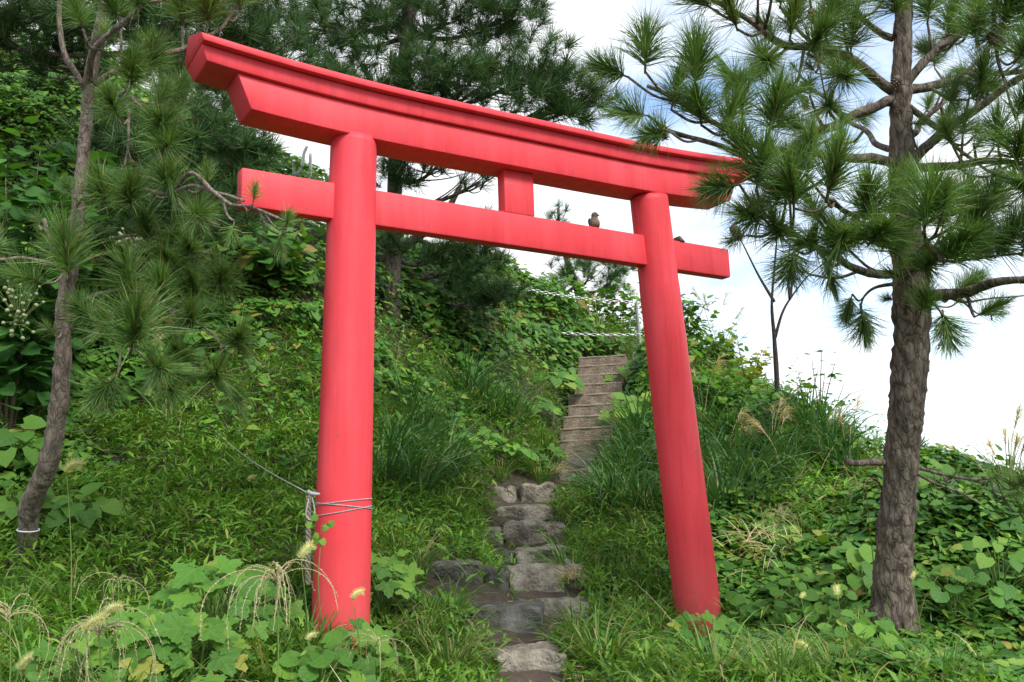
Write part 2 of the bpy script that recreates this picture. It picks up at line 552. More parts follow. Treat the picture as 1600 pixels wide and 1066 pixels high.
def soil_mat():
    mt, N, L = new_mat('soil')
    out = N.new('ShaderNodeOutputMaterial')
    pr = N.new('ShaderNodeBsdfPrincipled')
    geo = N.new('ShaderNodeNewGeometry')
    n1 = N.new('ShaderNodeTexNoise'); n1.inputs['Scale'].default_value = 1.3; n1.inputs['Detail'].default_value = 8
    n2 = N.new('ShaderNodeTexNoise'); n2.inputs['Scale'].default_value = 22; n2.inputs['Detail'].default_value = 6
    L.new(geo.outputs['Position'], n1.inputs['Vector']); L.new(geo.outputs['Position'], n2.inputs['Vector'])
    r1 = ramp(N, [(0.35, (0.032, 0.023, 0.016)), (0.55, (0.060, 0.043, 0.031)), (0.7, (0.034, 0.036, 0.016))])
    L.new(n1.outputs['Fac'], r1.inputs['Fac'])
    mx = N.new('ShaderNodeMixRGB'); mx.blend_type = 'OVERLAY'; mx.inputs['Fac'].default_value = 0.6
    L.new(r1.outputs['Color'], mx.inputs['Color1']); L.new(n2.outputs['Fac'], mx.inputs['Color2'])
    L.new(mx.outputs['Color'], pr.inputs['Base Color'])
    pr.inputs['Roughness'].default_value = 0.95
    bp = N.new('ShaderNodeBump'); bp.inputs['Strength'].default_value = 0.7; bp.inputs['Distance'].default_value = 0.03
    L.new(n2.outputs['Fac'], bp.inputs['Height']); L.new(bp.outputs['Normal'], pr.inputs['Normal'])
    L.new(pr.outputs[0], out.inputs['Surface'])
    return mt


M_SOIL = soil_mat()

# ------------------------------------------------------------------ terrain: one sheet through surveyed points
FH = np.array([AX_F[0], AX_F[1], 0.0]); FH /= np.linalg.norm(FH)
RH = np.array([FH[1], -FH[0], 0.0])


def wpt(right, fwd, dz):
    return CAM + RH * right + FH * fwd + np.array([0, 0, dz])


PATH_PIX = [(840, 1120, 4.6), (825, 1045, 5.6), (830, 992, 6.35), (838, 950, 6.9), (840, 915, 7.4), (845, 868, 8.1), (818, 850, 8.7), (818, 812, 9.4), (830, 786, 10.0), (895, 752, 10.9), (905, 728, 11.5), (912, 712, 12.0)]
STAIR0 = pix(916, 711, 12.0)
STAIR1 = pix(944, 562, 15.2)
STONES = [
    # px, py of the top front edge centre, D, width px, height px, depth m, yaw, dark, label
    (825, 1020, 5.55, 112, 26, 0.30, 0.05, 0, 'long flat grey stone step lowest on the path'),
    (792, 950, 6.30, 112, 44, 0.34, -0.06, 1, 'dark bluish flat topped stone step second from the bottom'),
    (876, 940, 6.75, 92, 30, 0.28, 0.10, 0, 'low tan stone step right of the dark bluish stone'),
    (705, 880, 7.10, 92, 42, 0.40, 0.05, 1, 'broad dark slab half sunk in grass left of the path'),
    (764, 888, 7.10, 38, 34, 0.28, 0.3, 1, 'mossy rounded rock between the dark slab and the pale step'),
    (830, 886, 7.30, 96, 44, 0.34, 0.10, 0, 'pale step stone tapering to a point at its foot'),
    (886, 882, 7.45, 36, 38, 0.26, 0.3, 0, 'rounded stone with dry grass hanging over its right end'),
    (848, 855, 8.00, 86, 22, 0.30, 0.16, 0, 'thin tilted pale stone step rising to the right'),
    (800, 864, 8.10, 44, 26, 0.26, -0.1, 1, 'small black shadowed stone left of the tilted step'),
    (770, 826, 8.75, 42, 28, 0.30, -0.1, 0, 'small flat stone at the left of the row of three'),
    (818, 814, 8.80, 68, 46, 0.34, 0.06, 0, 'large blocky stone in the middle of the row of three'),
    (865, 818, 8.90, 34, 30, 0.28, 0.15, 0, 'small wedge stone at the right of the row of three'),
    (817, 791, 9.50, 92, 24, 0.28, 0.04, 0, 'straight edged long stone step above the row of three'),
    (788, 761, 10.1, 46, 28, 0.28, -0.02, 0, 'flat brownish stone left of the twin lumped boulder'),
    (838, 757, 10.1, 54, 34, 0.34, 0.1, 0, 'pale boulder with twin rounded lumps beside the upper path'),
    (902, 734, 10.9, 62, 24, 0.28, 0.1, 0, 'upper stone step with a clump of dry straw at its left end'),
    (910, 714, 11.5, 60, 18, 0.28, 0.1, 1, 'grey stone step just below the concrete staircase'),
]
ctrl = [pix(*p) for p in PATH_PIX if p[2] < 5.5]
ctrl += [pix(px, py + hp * 0.78, D) for px, py, D, wp, hp, dep, yaw, dk, lab in STONES]
_sr = AX_R * np.array([1, 1, 0])
ctrl += [STAIR0 * (1 - t) + STAIR1 * t + _sr * o_ - np.array([0, 0, 0.24]) for t in (0.12, 0.37, 0.62, 0.87) for o_ in (-0.27, 0.27)]
ctrl += [STAIR1 + FH * 0.35 - np.array([0, 0, 0.05])]
for p in [
    (-60, 1090, 4.2), (400, 1100, 4.4), (1200, 1095, 4.8), (1650, 1110, 4.6),
    (540, 1030, 5.45), (1092, 1012, 6.8), (1040, 1040, 6.0), (1160, 1050, 5.9),
    (40, 885, 6.3), (150, 920, 6.0), (300, 830, 6.9), (420, 770, 7.7), (300, 700, 8.6), (140, 700, 8.5), (460, 680, 9.1),
    (650, 900, 6.9), (640, 820, 7.9), (660, 730, 9.2), (720, 670, 10.6), (850, 700, 11.3), (-100, 900, 6.0), (-250, 800, 6.5),
    (0, 690, 8.5), (210, 660, 9.2), (0, 500, 9.7), (110, 480, 9.9), (210, 470, 10.3), (320, 480, 10.7), (420, 580, 10.0), (460, 450, 11.5),
    (-250, 500, 9.5), (-250, 250, 11.5),
    (600, 590, 11.0), (620, 520, 12.3), (700, 570, 12.3), (780, 590, 12.8), (850, 610, 13.0),
    (0, 260, 11.6), (200, 270, 12.6), (400, 300, 13.6), (-100, 60, 13.5), (100, 110, 14.0), (250, 180, 14.2), (370, 268, 14.8), (480, 345, 15.2), (600, 395, 15.2), (700, 430, 15.3), (790, 470, 15.6),
    (850, 500, 16.5), (930, 510, 18.0), (990, 530, 17.0),
    (1000, 660, 12.2), (1040, 590, 13.6), (1100, 720, 10.3), (1150, 872, 8.3), (1200, 975, 7.2), (1020, 900, 8.0), (990, 780, 9.8), (1060, 800, 9.0),
    (1400, 990, 6.2), (1480, 1040, 5.6), (1300, 1045, 5.6), (1600, 1050, 5.6), (1500, 880, 7.0), (1300, 830, 8.3), (1250, 740, 9.6),
    (1085, 552, 14.0), (1130, 588, 13.0), (1210, 640, 12.0), (1300, 690, 10.6), (1345, 745, 9.6), (1450, 785, 9.0), (1600, 815, 8.2), (1750, 860, 7.6),
    (1160, 690, 15.0), (1230, 760, 14.0), (1320, 830, 13.0), (1400, 860, 12.0), (1500, 880, 11.3), (1600, 900, 10.5), (1110, 640, 17.0), (1250, 880, 18.0), (1450, 960, 15.0), (1650, 980, 12.5),
]:
    ctrl.append(pix(*p))
for a in [(0, 0, -1.35), (3, 0, -1.4), (-3, 0, -1.2), (0, -5, -1.8), (-8, 0, -0.6), (8, -2, -2.2), (-14, 5, 2.5), (-13, 13, 6.5), (-6, 16, 4.6),
          (9, 5, -1.6), (11, 9, -3.2), (9, 13, -1.5), (14, 14, -5), (22, 22, -8), (0, 22, 2.2), (4, 20, 1.2), (7, 17, -0.5), (-9, 22, 4.5), (0, 34, 0.5), (18, 36, -8),
          (-26, 34, 3), (-26, -16, -2), (26, -16, -6), (-28, 8, 4), (28, 8, -8)]:
    ctrl.append(wpt(*a))
ctrl = np.array(ctrl)


def tps_fit(P, lam=0.02):
    n = len(P)
    d2 = ((P[:, None, :2] - P[None, :, :2]) ** 2).sum(-1)
    A = np.zeros((n + 3, n + 3))
    A[:n, :n] = d2 * np.log(d2 + 1e-9) * 0.5 + lam * np.eye(n)
    A[:n, n] = 1
    A[:n, n + 1:] = P[:, :2]
    A[n:, :n] = A[:n, n:].T
    return np.linalg.solve(A, np.concatenate([P[:, 2], np.zeros(3)]))


TPSW = tps_fit(ctrl)


def ground_exact(x, y):
    x = np.asarray(x, float); y = np.asarray(y, float)
    sh = x.shape
    x, y = x.ravel(), y.ravel()
    out = np.empty(len(x))
    n = len(ctrl)
    for i in range(0, len(x), 20000):
        xs, ys = x[i:i + 20000], y[i:i + 20000]
        d2 = (xs[:, None] - ctrl[None, :, 0]) ** 2 + (ys[:, None] - ctrl[None, :, 1]) ** 2
        out[i:i + 20000] = (d2 * np.log(d2 + 1e-9) * 0.5) @ TPSW[:n] + TPSW[n] + TPSW[n + 1] * xs + TPSW[n + 2] * ys
    r = np.hypot(x - CAM[0], y - CAM[1])
    w = np.clip((r - 24) / 22, 0, 1)
    w = w * w * (3 - 2 * w)
    out = np.clip(out, -14, 9)
    P = np.stack([x, y, np.zeros_like(x)], -1)
    bump = (vnoise(P, 1.7, 11) - 0.5) * 0.10 + (vnoise(P, 5.0, 12) - 0.5) * 0.04
    out = (out + bump) * (1 - w) + w * (-11.0)
    return out.reshape(sh)


GX0, GY0, GSTEP = -15.0, -10.0, 0.1
_gx = GX0 + GSTEP * np.arange(361)
_gy = GY0 + GSTEP * np.arange(291)
_GZ = ground_exact(*np.meshgrid(_gx, _gy))


def ground_z(x, y):
    x = np.asarray(x, float); y = np.asarray(y, float)
    fx = np.clip((x - GX0) / GSTEP, 0, 359.999); fy = np.clip((y - GY0) / GSTEP, 0, 289.999)
    ix = fx.astype(int); iy = fy.astype(int)
    tx = fx - ix; ty = fy - iy
    return (_GZ[iy, ix] * (1 - tx) + _GZ[iy, ix + 1] * tx) * (1 - ty) + (_GZ[iy + 1, ix] * (1 - tx) + _GZ[iy + 1, ix + 1] * tx) * ty


def ground_n(x, y):
    e = 0.12
    gx = (ground_z(x + e, y) - ground_z(x - e, y)) / (2 * e)
    gy = (ground_z(x, y + e) - ground_z(x, y - e)) / (2 * e)
    n = np.stack([-gx, -gy, np.ones_like(gx)], -1)
    return n / np.linalg.norm(n, axis=-1)[..., None]


def on_ground(p, sink=0.0):
    return np.array([p[0], p[1], float(ground_z(p[0:1], p[1:2])[0]) - sink])


cc = np.arange(-16, 22.01, 0.2)
outer = np.array([0.4, 0.9, 1.6, 2.6, 4, 6, 9, 13, 18, 26, 40, 70, 130, 260, 520, 1000, 2000])
gx = np.concatenate([(-16 - outer)[::-1], cc, 22 + outer])
cy_ = np.arange(-10, 20.01, 0.2)
gy = np.concatenate([(-10 - outer)[::-1], cy_, 20 + outer])
X, Y = np.meshgrid(gx, gy)
Z = ground_exact(X, Y)
nx, ny = len(gx), len(gy)
ii, jj = np.meshgrid(np.arange(ny - 1), np.arange(nx - 1), indexing='ij')
q = np.stack([ii * nx + jj, ii * nx + jj + 1, (ii + 1) * nx + jj + 1, (ii + 1) * nx + jj], -1).reshape(-1, 4)
g = link('ground', make_mesh('ground', np.stack([X, Y, Z], -1).reshape(-1, 3), [q], M_SOIL, True))
tag(g, 'brown soil of the overgrown hillside under the plants', kind='structure')

# ------------------------------------------------------------------ concrete stairs (upper flight)
sd = STAIR1 - STAIR0
SH = np.array([sd[0], sd[1], 0]); SH /= np.linalg.norm(SH)
SR = np.array([SH[1], -SH[0], 0])
NST = 9
run = math.hypot(sd[0], sd[1]) / (NST - 0.0)
rise = sd[2] / NST
stairs = empty('concrete_stairs', STAIR0, 'narrow worn brown concrete staircase climbing the hill behind the gate', 'stairs')
ang = math.atan2(SR[1], SR[0])
rs = random.Random(3)
for i in range(NST):
    bm = bmesh.new()
    wdt = 0.61 + rs.uniform(-0.02, 0.02)
    bmesh.ops.create_cube(bm, size=1.0)
    bmesh.ops.scale(bm, vec=(wdt, run + 0.16, rise + 0.22), verts=bm.verts)
    bmesh.ops.subdivide_edges(bm, edges=bm.edges[:], cuts=5, use_grid_fill=True)
    for v in bm.verts:
        p = np.array([[v.co.x + i * 3, v.co.y, v.co.z]])
        v.co.y += (float(vnoise(p, 7, 4)[0]) - 0.5) * 0.03
        v.co.z += (float(vnoise(p, 9, 8)[0]) - 0.5) * 0.008
    top = (i + 1) * rise
    c = SH * (i * run + (run + 0.16) / 2) + np.array([0, 0, top - (rise + 0.22) / 2]) + SR * rs.uniform(-0.02, 0.02)
    st = bm_link('step', bm, M_CONC, stairs, False, c)
    st.rotation_euler = (rs.uniform(-0.005, 0.005), rs.uniform(-0.006, 0.006), ang + rs.uniform(-0.012, 0.012))
    bm = box_bm(wdt + 0.004, 0.034, 0.020, 0.005, 2)
    bmesh.ops.subdivide_edges(bm, edges=[e for e in bm.edges if e.calc_length() > 0.4], cuts=8)
    for v in bm.verts:
        p = np.array([[v.co.x + i * 5, v.co.y, v.co.z]])
        v.co.z += (float(vnoise(p, 11, 4)[0]) - 0.5) * 0.007
        v.co.y += (float(vnoise(p, 11, 6)[0]) - 0.5) * 0.012
    ns = bm_link('nosing', bm, M_NOSE, st, True, (0, -(run + 0.16) / 2 + 0.012, (rise + 0.22) / 2 - 0.006))

# ------------------------------------------------------------------ stone steps (lower path)
HEAD = math.atan2(-FH[0], FH[1])
for si, (px, py, D, wp, hp, dep, yaw, dk, lab) in enumerate(STONES):
    w = wp / FPX * D * K * 0.95
    h = hp / FPX * D * K + 0.16
    p = pix(px, py, D)
    bm = bmesh.new()
    bmesh.ops.create_cube(bm, size=1.0)
    bmesh.ops.subdivide_edges(bm, edges=bm.edges[:], cuts=11, use_grid_fill=True)
    round_ = 0.35 if ('ounded' in lab or 'boulder' in lab) else 0.02
    for v in bm.verts:
        c = np.array(v.co) * 2
        r = np.linalg.norm(c)
        inf = np.abs(c).max()
        sph = c / (r + 1e-9) * inf * 1.25
        c = c * (1 - round_) + sph * round_
        pp = np.array([[c[0] * w / 2 + si * 9, c[1] * dep / 2, c[2] * h / 2]])
        n1 = 0.8 * (float(vnoise(pp, 7, 21)[0]) - 0.5)
        n2 = float(vnoise(pp, 17, 22)[0]) + 0.6 * float(vnoise(pp, 38, 25)[0]) - 0.8
        cx = c[0] * w / 2 + n1 * 0.07
        cyy = c[1] * dep / 2 + (float(vnoise(pp, 6, 23)[0]) - 0.5) * 0.12 + n2 * 0.032
        cz = c[2] * h / 2 + n1 * 0.05 * (0.8 if c[2] > 0 else 1) + n2 * 0.022 - (0.035 * max(0.0, abs(c[0]) - 0.6) if c[2] > 0 else 0)
        if 'tapering' in lab and c[2] < 0:
            cx *= 1 + 0.5 * c[2]
        if 'twin' in lab:
            cz += 0.05 * abs(math.sin(c[0] * 1.7)) - 0.03
        v.co = (cx, cyy, cz)
    bmesh.ops.recalc_face_normals(bm, faces=bm.faces)
    o = bm_link('stone_step' if 'step' in lab else 'stone', bm, M_STONE_D if dk else M_STONE, None, True)
    o.location = [float(a) for a in p + FH * dep / 2 - np.array([0, 0, h / 2])]
    o.rotation_euler = (0.05 * math.sin(si * 2.1), (-0.07 if 'tilted' in lab else 0.035 * math.sin(si * 3.7)), HEAD + yaw + 0.07 * math.sin(si * 5.3))
    tag(o, lab, 'stone', 'stone steps on the lower path')

# ------------------------------------------------------------------ torii gate
gate = empty('torii_gate', (0, 0, 0.3), 'tall red wooden torii gate standing across the hillside path', 'torii gate')


def gp(v):
    v = np.array(v, float)
    v[..., 2] -= 0.3
    return v


def pillar(side):
    zb, zt = 0.02 * S, 1.40 * S
    n = 90
    z = np.linspace(zb, zt, n)
    zu = z / S
    x = (side * (0.5 + 0.0497 * (1 - zu)) - 0.0222 * (zu - 1)) * S
    P = np.stack([x, np.zeros(n), z], -1)
    r = np.interp(zu, [0.0, 1.4], [0.0662, 0.0575]) * S
    r = r + np.where(zu < 1.168 if side < 0 else zu < 1.13, 0.0022, 0.0)
    V, Fc = tube(gp(P), r, n, 64, path=False)
    return link('pillar', make_mesh('pillar', V, Fc, M_RED, True), gate)


pillar(-1)
pillar(1)


def sori(x):
    a = np.maximum(np.abs(x) - 0.8, 0) / 1.5
    return 0.075 * a ** 2 + 0.010 * x


def sweep_beam(name, sec, half, slope, zref, curved=True, parent=gate, mat=M_RED, bev=0.008):
    """sec: list of (y,z) in gate units around the outline; swept along X with slanted ends"""
    sec = np.array(sec, float)
    n = 41
    u = np.linspace(-1, 1, n)
    k = len(sec)
    V = np.zeros((n, k, 3))
    for i in range(n):
        hx = half + (sec[:, 1] - zref) * slope
        x = u[i] * hx
        V[i, :, 0] = x
        V[i, :, 1] = sec[:, 0]
        V[i, :, 2] = sec[:, 1] + (sori(x) if curved else 0.0)
    V = V.reshape(-1, 3) * K
    bm = bmesh.new()
    vs_ = [bm.verts.new(v) for v in gp(V)]
    for i in range(n - 1):
        for j in range(k):
            j2 = (j + 1) % k
            bm.faces.new((vs_[i * k + j], vs_[(i + 1) * k + j], vs_[(i + 1) * k + j2], vs_[i * k + j2]))
    bm.faces.new([vs_[j] for j in range(k)])
    bm.faces.new([vs_[(n - 1) * k + j] for j in range(k)][::-1])
    bmesh.ops.recalc_face_normals(bm, faces=bm.faces)
    sharp = [e for e in bm.edges if len(e.link_faces) == 2 and e.calc_face_angle(0) > 0.3]
    bmesh.ops.bevel(bm, geom=sharp, offset=bev * K, segments=2, affect='EDGES', profile=0.5)
    o = bm_link(name, bm, mat, parent, True)
    o.data.set_sharp_from_angle(angle=math.radians(40))
    return o


sweep_beam('lower_lintel', [(-0.130, 3.632), (0.130, 3.632), (0.130, 3.840), (-0.130, 3.840)], 1.985, 0.42, 3.632)
kas = sweep_beam('top_lintel', [(-0.158, 3.843), (0.158, 3.843), (0.212, 3.938), (-0.168, 3.938)], 2.262, 0.36, 3.843)
sweep_beam('lintel_cap', [(-0.215, 3.940), (0.215, 3.940), (0.215, 3.983), (0.0, 4.055), (-0.215, 3.983)], 2.262, 0.36, 3.843, parent=kas)
sweep_beam('crossbeam', [(-0.052, 3.070), (0.052, 3.070), (0.052, 3.312), (-0.052, 3.312)], 2.012, 0.0, 3.07, curved=False, bev=0.014)
bm = box_bm(0.254 * K, 0.098 * K, 0.325 * K, 0.010, 2)
bm_link('centre_strut', bm, M_RED, gate, True, gp(np.array([-0.025, 0, 3.4725]) * K)).data.set_sharp_from_angle(angle=math.radians(40))
bm = box_bm(0.05, 0.07, 0.04, 0.006, 1)
for v in bm.verts:
    if v.co.z > 0 and v.co.x > 0:
        v.co.z -= 0.03
w_ = bm_link('wedge', bm, M_TWIG, gate, True, gp(np.array([1.50, -0.02, 3.33]) * K))
w_['label'] = 'small dark wedge on the crossbeam beside the right pillar'

# ------------------------------------------------------------------ cord and hanging rope on the left pillar
def pillar_x(side, z):
    zu = z / S
    return (side * (0.5 + 0.0497 * (1 - zu)) - 0.0222 * (zu - 1)) * S


def coil(zs, tilt, r=0.0034, ph=0.0):
    th = np.linspace(0, 2 * np.pi, 60)
    R0 = np.interp(zs / S, [0, 1.4], [0.0662, 0.0575]) * S + r
    P = np.stack([pillar_x(-1, zs) + R0 * np.cos(th), R0 * np.sin(th), zs + tilt * np.cos(th + ph)], -1)
    return tube(P, r, 60, 6, path=False, cap=False)


pz = pix(540, 785, 5.25)[2]
knot = pix(484, 772, 5.42)
rope = empty('tied_rope', knot, 'thin grey cord tied round left pillar with thick twisted rope hanging', 'rope')
b = Buf()
b.add(*coil(pz + 0.010, 0.012, ph=0.4))
b.add(*coil(pz - 0.010, -0.018, ph=0.4))
b.add(*coil(pz - 0.035, 0.022, ph=0.2))
me = b.mesh('coil', M_CORD, True)
me.transform(Matrix.Translation([-float(a) for a in knot]))
link('coil', me, rope)
far = pix(318, 655, 9.3)
t = np.linspace(0, 1, 12)[:, None]
line = knot * (1 - t) + far * t
line[:, 2] -= (0.05 * np.sin(np.pi * t[:, 0]))
V, Fc = tube(line - knot, 0.0030, 12, 5, path=False)
link('guy_line', make_mesh('guy_line', V, Fc, M_CORD, True), rope)
lp = [np.array([0, 0, 0]), np.array([-0.012, -0.01, -0.04]), np.array([-0.022, -0.01, -0.10]), np.array([-0.002, -0.015, -0.125]), np.array([0.022, -0.01, -0.09]), np.array([0.012, 0, -0.02]), np.array([0.0, 0, 0.01])]
V, Fc = tube(lp, 0.0042, 30, 6)
link('loop', make_mesh('loop', V, Fc, M_CORD, True), rope)
V, Fc = tube([np.array([-0.012, 0, 0.012]), np.array([0.012, 0, 0.0]), np.array([0.05, 0.0, -0.002])], [0.013, 0.012, 0.006], 12, 8, 0.4, 60)
link('knot', make_mesh('knot', V, Fc, M_CORD, True), rope)
b = Buf()
tt = np.linspace(0, 1, 70)
for k in range(3):
    a = tt * 34 + k * 2.094
    P = np.stack([0.0072 * np.cos(a) - 0.006, 0.0072 * np.sin(a), -0.01 - tt * 0.42], -1)
    b.add(*tube(P, 0.0075, 70, 6, path=False))
link('twisted_rope', b.mesh('twisted_rope', M_ROPE, True), rope)

# ------------------------------------------------------------------ bird on the crossbeam
M_BIRD = solid_mat('bird_buff', (0.11, 0.080, 0.055), (0.22, 0.17, 0.12), 0.9, 60, 0.4, 90)
M_BIRDG = solid_mat('bird_grey', (0.075, 0.07, 0.07), (0.12, 0.115, 0.115), 0.9, 60, 0.3, 90)
M_BIRDK = solid_mat('bird_mask', (0.02, 0.018, 0.018), (0.035, 0.03, 0.03), 0.6, 30, 0.1, 60)
bx = np.array([0.668 * K, -0.005, 3.312 * K])
bird = empty('bird', bx - np.array([0, 0, 0.010]), 'small buff bird with grey head perched on the red crossbeam', 'bird')
bm = bmesh.new()
rings = [(0.0, -0.005, 0.004, 0.004), (0.012, -0.006, 0.026, 0.028), (0.03, -0.004, 0.036, 0.040), (0.05, 0.0, 0.038, 0.040), (0.068, 0.002, 0.032, 0.033), (0.080, 0.001, 0.026, 0.027), (0.090, -0.003, 0.0245, 0.026), (0.102, -0.006, 0.0265, 0.028), (0.114, -0.006, 0.0225, 0.024), (0.123, -0.005, 0.013, 0.014), (0.127, -0.005, 0.003, 0.003)]
P, fr = [], []
ns = 16
prev = None
for z, y, rx, ry in rings:
    ring = [bm.verts.new((rx * math.cos(a), y + ry * math.sin(a), z + 0.012)) for a in [2 * math.pi * j / ns for j in range(ns)]]
    if prev:
        for j in range(ns):
            bm.faces.new((prev[j], prev[(j + 1) % ns], ring[(j + 1) % ns], ring[j]))
    prev = ring
bm.faces.new(prev)
o = bm_link('body', bm, M_BIRD, bird)
o.data.materials.append(M_BIRDG)
for p in o.data.polygons:
    if p.center.z > 0.096:
        p.material_index = 1
bm = bmesh.new()
bmesh.ops.create_uvsphere(bm, u_segments=10, v_segments=6, radius=1)
bmesh.ops.scale(bm, vec=(0.016, 0.007, 0.006), verts=bm.verts)
bm_link('eye_mask', bm, M_BIRDK, bird, True, (0.010, -0.026, 0.110))
bm = bmesh.new()
bmesh.ops.create_cone(bm, segments=8, radius1=0.006, radius2=0.0008, depth=0.018, cap_ends=True)
bm_link('beak', bm, M_BIRDK, bird, True, (0.020, -0.032, 0.110)).rotation_euler = (math.radians(95), 0, math.radians(35))
for sx in (-1, 1):
    bm = bmesh.new()
    bmesh.ops.create_uvsphere(bm, u_segments=10, v_segments=8, radius=1)
    bmesh.ops.scale(bm, vec=(0.008, 0.026, 0.040), verts=bm.verts)
    wg = bm_link('wing', bm, M_BIRDG, bird, True, (sx * 0.034, 0.006, 0.052))
    wg.rotation_euler = (math.radians(-15), sx * 0.15, 0)
    V, Fc = tube([np.array([sx * 0.012, -0.010, 0.018]), np.array([sx * 0.013, -0.014, 0.002]), np.array([sx * 0.013, -0.03, 0.001])], 0.0028, 6, 6)
    link('foot', make_mesh('foot', V, Fc, M_BIRDK, True), bird)
bm = box_bm(0.026, 0.085, 0.008, 0.003, 1)
tl = bm_link('tail', bm, M_BIRDG, bird, True, (0, 0.062, 0.006))
tl.rotation_euler = (math.radians(-28), 0, 0)

bird.scale = (0.86,) * 3
# ------------------------------------------------------------------ leaf shapes
mid = np.array([[0, 0, 0], [0.34, 0, 0.02], [0.68, 0, -0.02], [1.0, 0, -0.14]])
lef = np.array([[-0.12, 0.26, 0.05], [0.16, 0.50, 0.07], [0.58, 0.40, 0.0]])
rig = lef * np.array([1, -1, 1])
HEART_V = np.vstack([mid, lef, rig])
HEART_F = [np.array([[0, 1, 5, 4], [1, 2, 6, 5], [1, 0, 7, 8], [2, 1, 8, 9]]), np.array([[2, 3, 6], [3, 2, 9]])]


def lobed_leaf(n=40, lobes=5, seed=0, depth=0.40, serr=0.055):
    r_ = random.Random(seed)
    th = np.linspace(-math.radians(155), math.radians(155), n)
    base = 0.60 + 0.42 * np.cos(th * 0.5) ** 2
    lob = 1 - depth * (0.5 - 0.5 * np.cos(th * lobes * 360 / 310 + math.pi * 0))
    lob = 1 - depth * (np.sin(th * 2.3) ** 2)
    ser = np.array([serr if i % 2 else -serr for i in range(n)])
    rr = base * lob * (1 + ser) * 0.62
    x = rr * np.cos(th) + 0.12
    y = rr * np.sin(th)
    z = 0.10 * np.abs(y) - 0.18 * np.maximum(x - 0.3, 0) ** 2 + np.array([r_.uniform(-0.02, 0.02) for _ in range(n)])
    inner = np.stack([x * 0.55 + 0.03, y * 0.55, 0.05 * np.abs(y) + np.array([r_.uniform(-0.015, 0.03) for _ in range(n)])], -1)
    V = np.vstack([[0, 0, 0], inner, np.stack([x, y, z], -1)])
    i = np.arange(n - 1)
    tri = np.stack([np.zeros(n - 1, int), 1 + i, 2 + i], -1)
    qd = np.stack([1 + i, 1 + n + i, 2 + n + i, 2 + i], -1)
    return V, [tri, qd]


LOBED = [lobed_leaf(40, 5, s) for s in range(3)]
ROUND = [lobed_leaf(26, 5, s + 9, 0.04, 0.02) for s in range(2)]
LANCE_V = np.array([[0, 0.02, 0], [0, -0.02, 0], [0.3, 0.14, 0.03], [0.3, -0.14, 0.03], [0.65, 0.12, 0.0], [0.65, -0.12, 0.0], [1, 0, -0.10]])
LANCE_F = [np.array([[0, 1, 3, 2], [2, 3, 5, 4]]), np.array([[4, 5, 6]])]

# three leaflets on one stalk
_l = np.array([[0, 0, 0], [0.45, 0, 0.01], [1.0, 0, -0.16], [0.22, 0.40, 0.05], [0.66, 0.30, 0.0], [0.22, -0.40, 0.05], [0.66, -0.30, 0.0]])
_lf = [np.array([[0, 1, 4, 3], [1, 0, 5, 6]]), np.array([[1, 2, 4], [2, 1, 6]])]
_tv, _tq, _tt = [], [], []
for _k, (_a, _s, _o) in enumerate([(0.0, 0.62, 0.16), (1.75, 0.55, 0.06), (-1.75, 0.55, 0.06)]):
    _c, _n = math.cos(_a), math.sin(_a)
    _v = _l * _s + np.array([_o, 0, 0])
    _tv.append(np.stack([_v[:, 0] * _c - _v[:, 1] * _n, _v[:, 0] * _n + _v[:, 1] * _c, _v[:, 2]], -1))
    _tq.append(_lf[0] + 7 * _k); _tt.append(_lf[1] + 7 * _k)
TRI_V, TRI_F = np.concatenate(_tv), [np.concatenate(_tq), np.concatenate(_tt)]

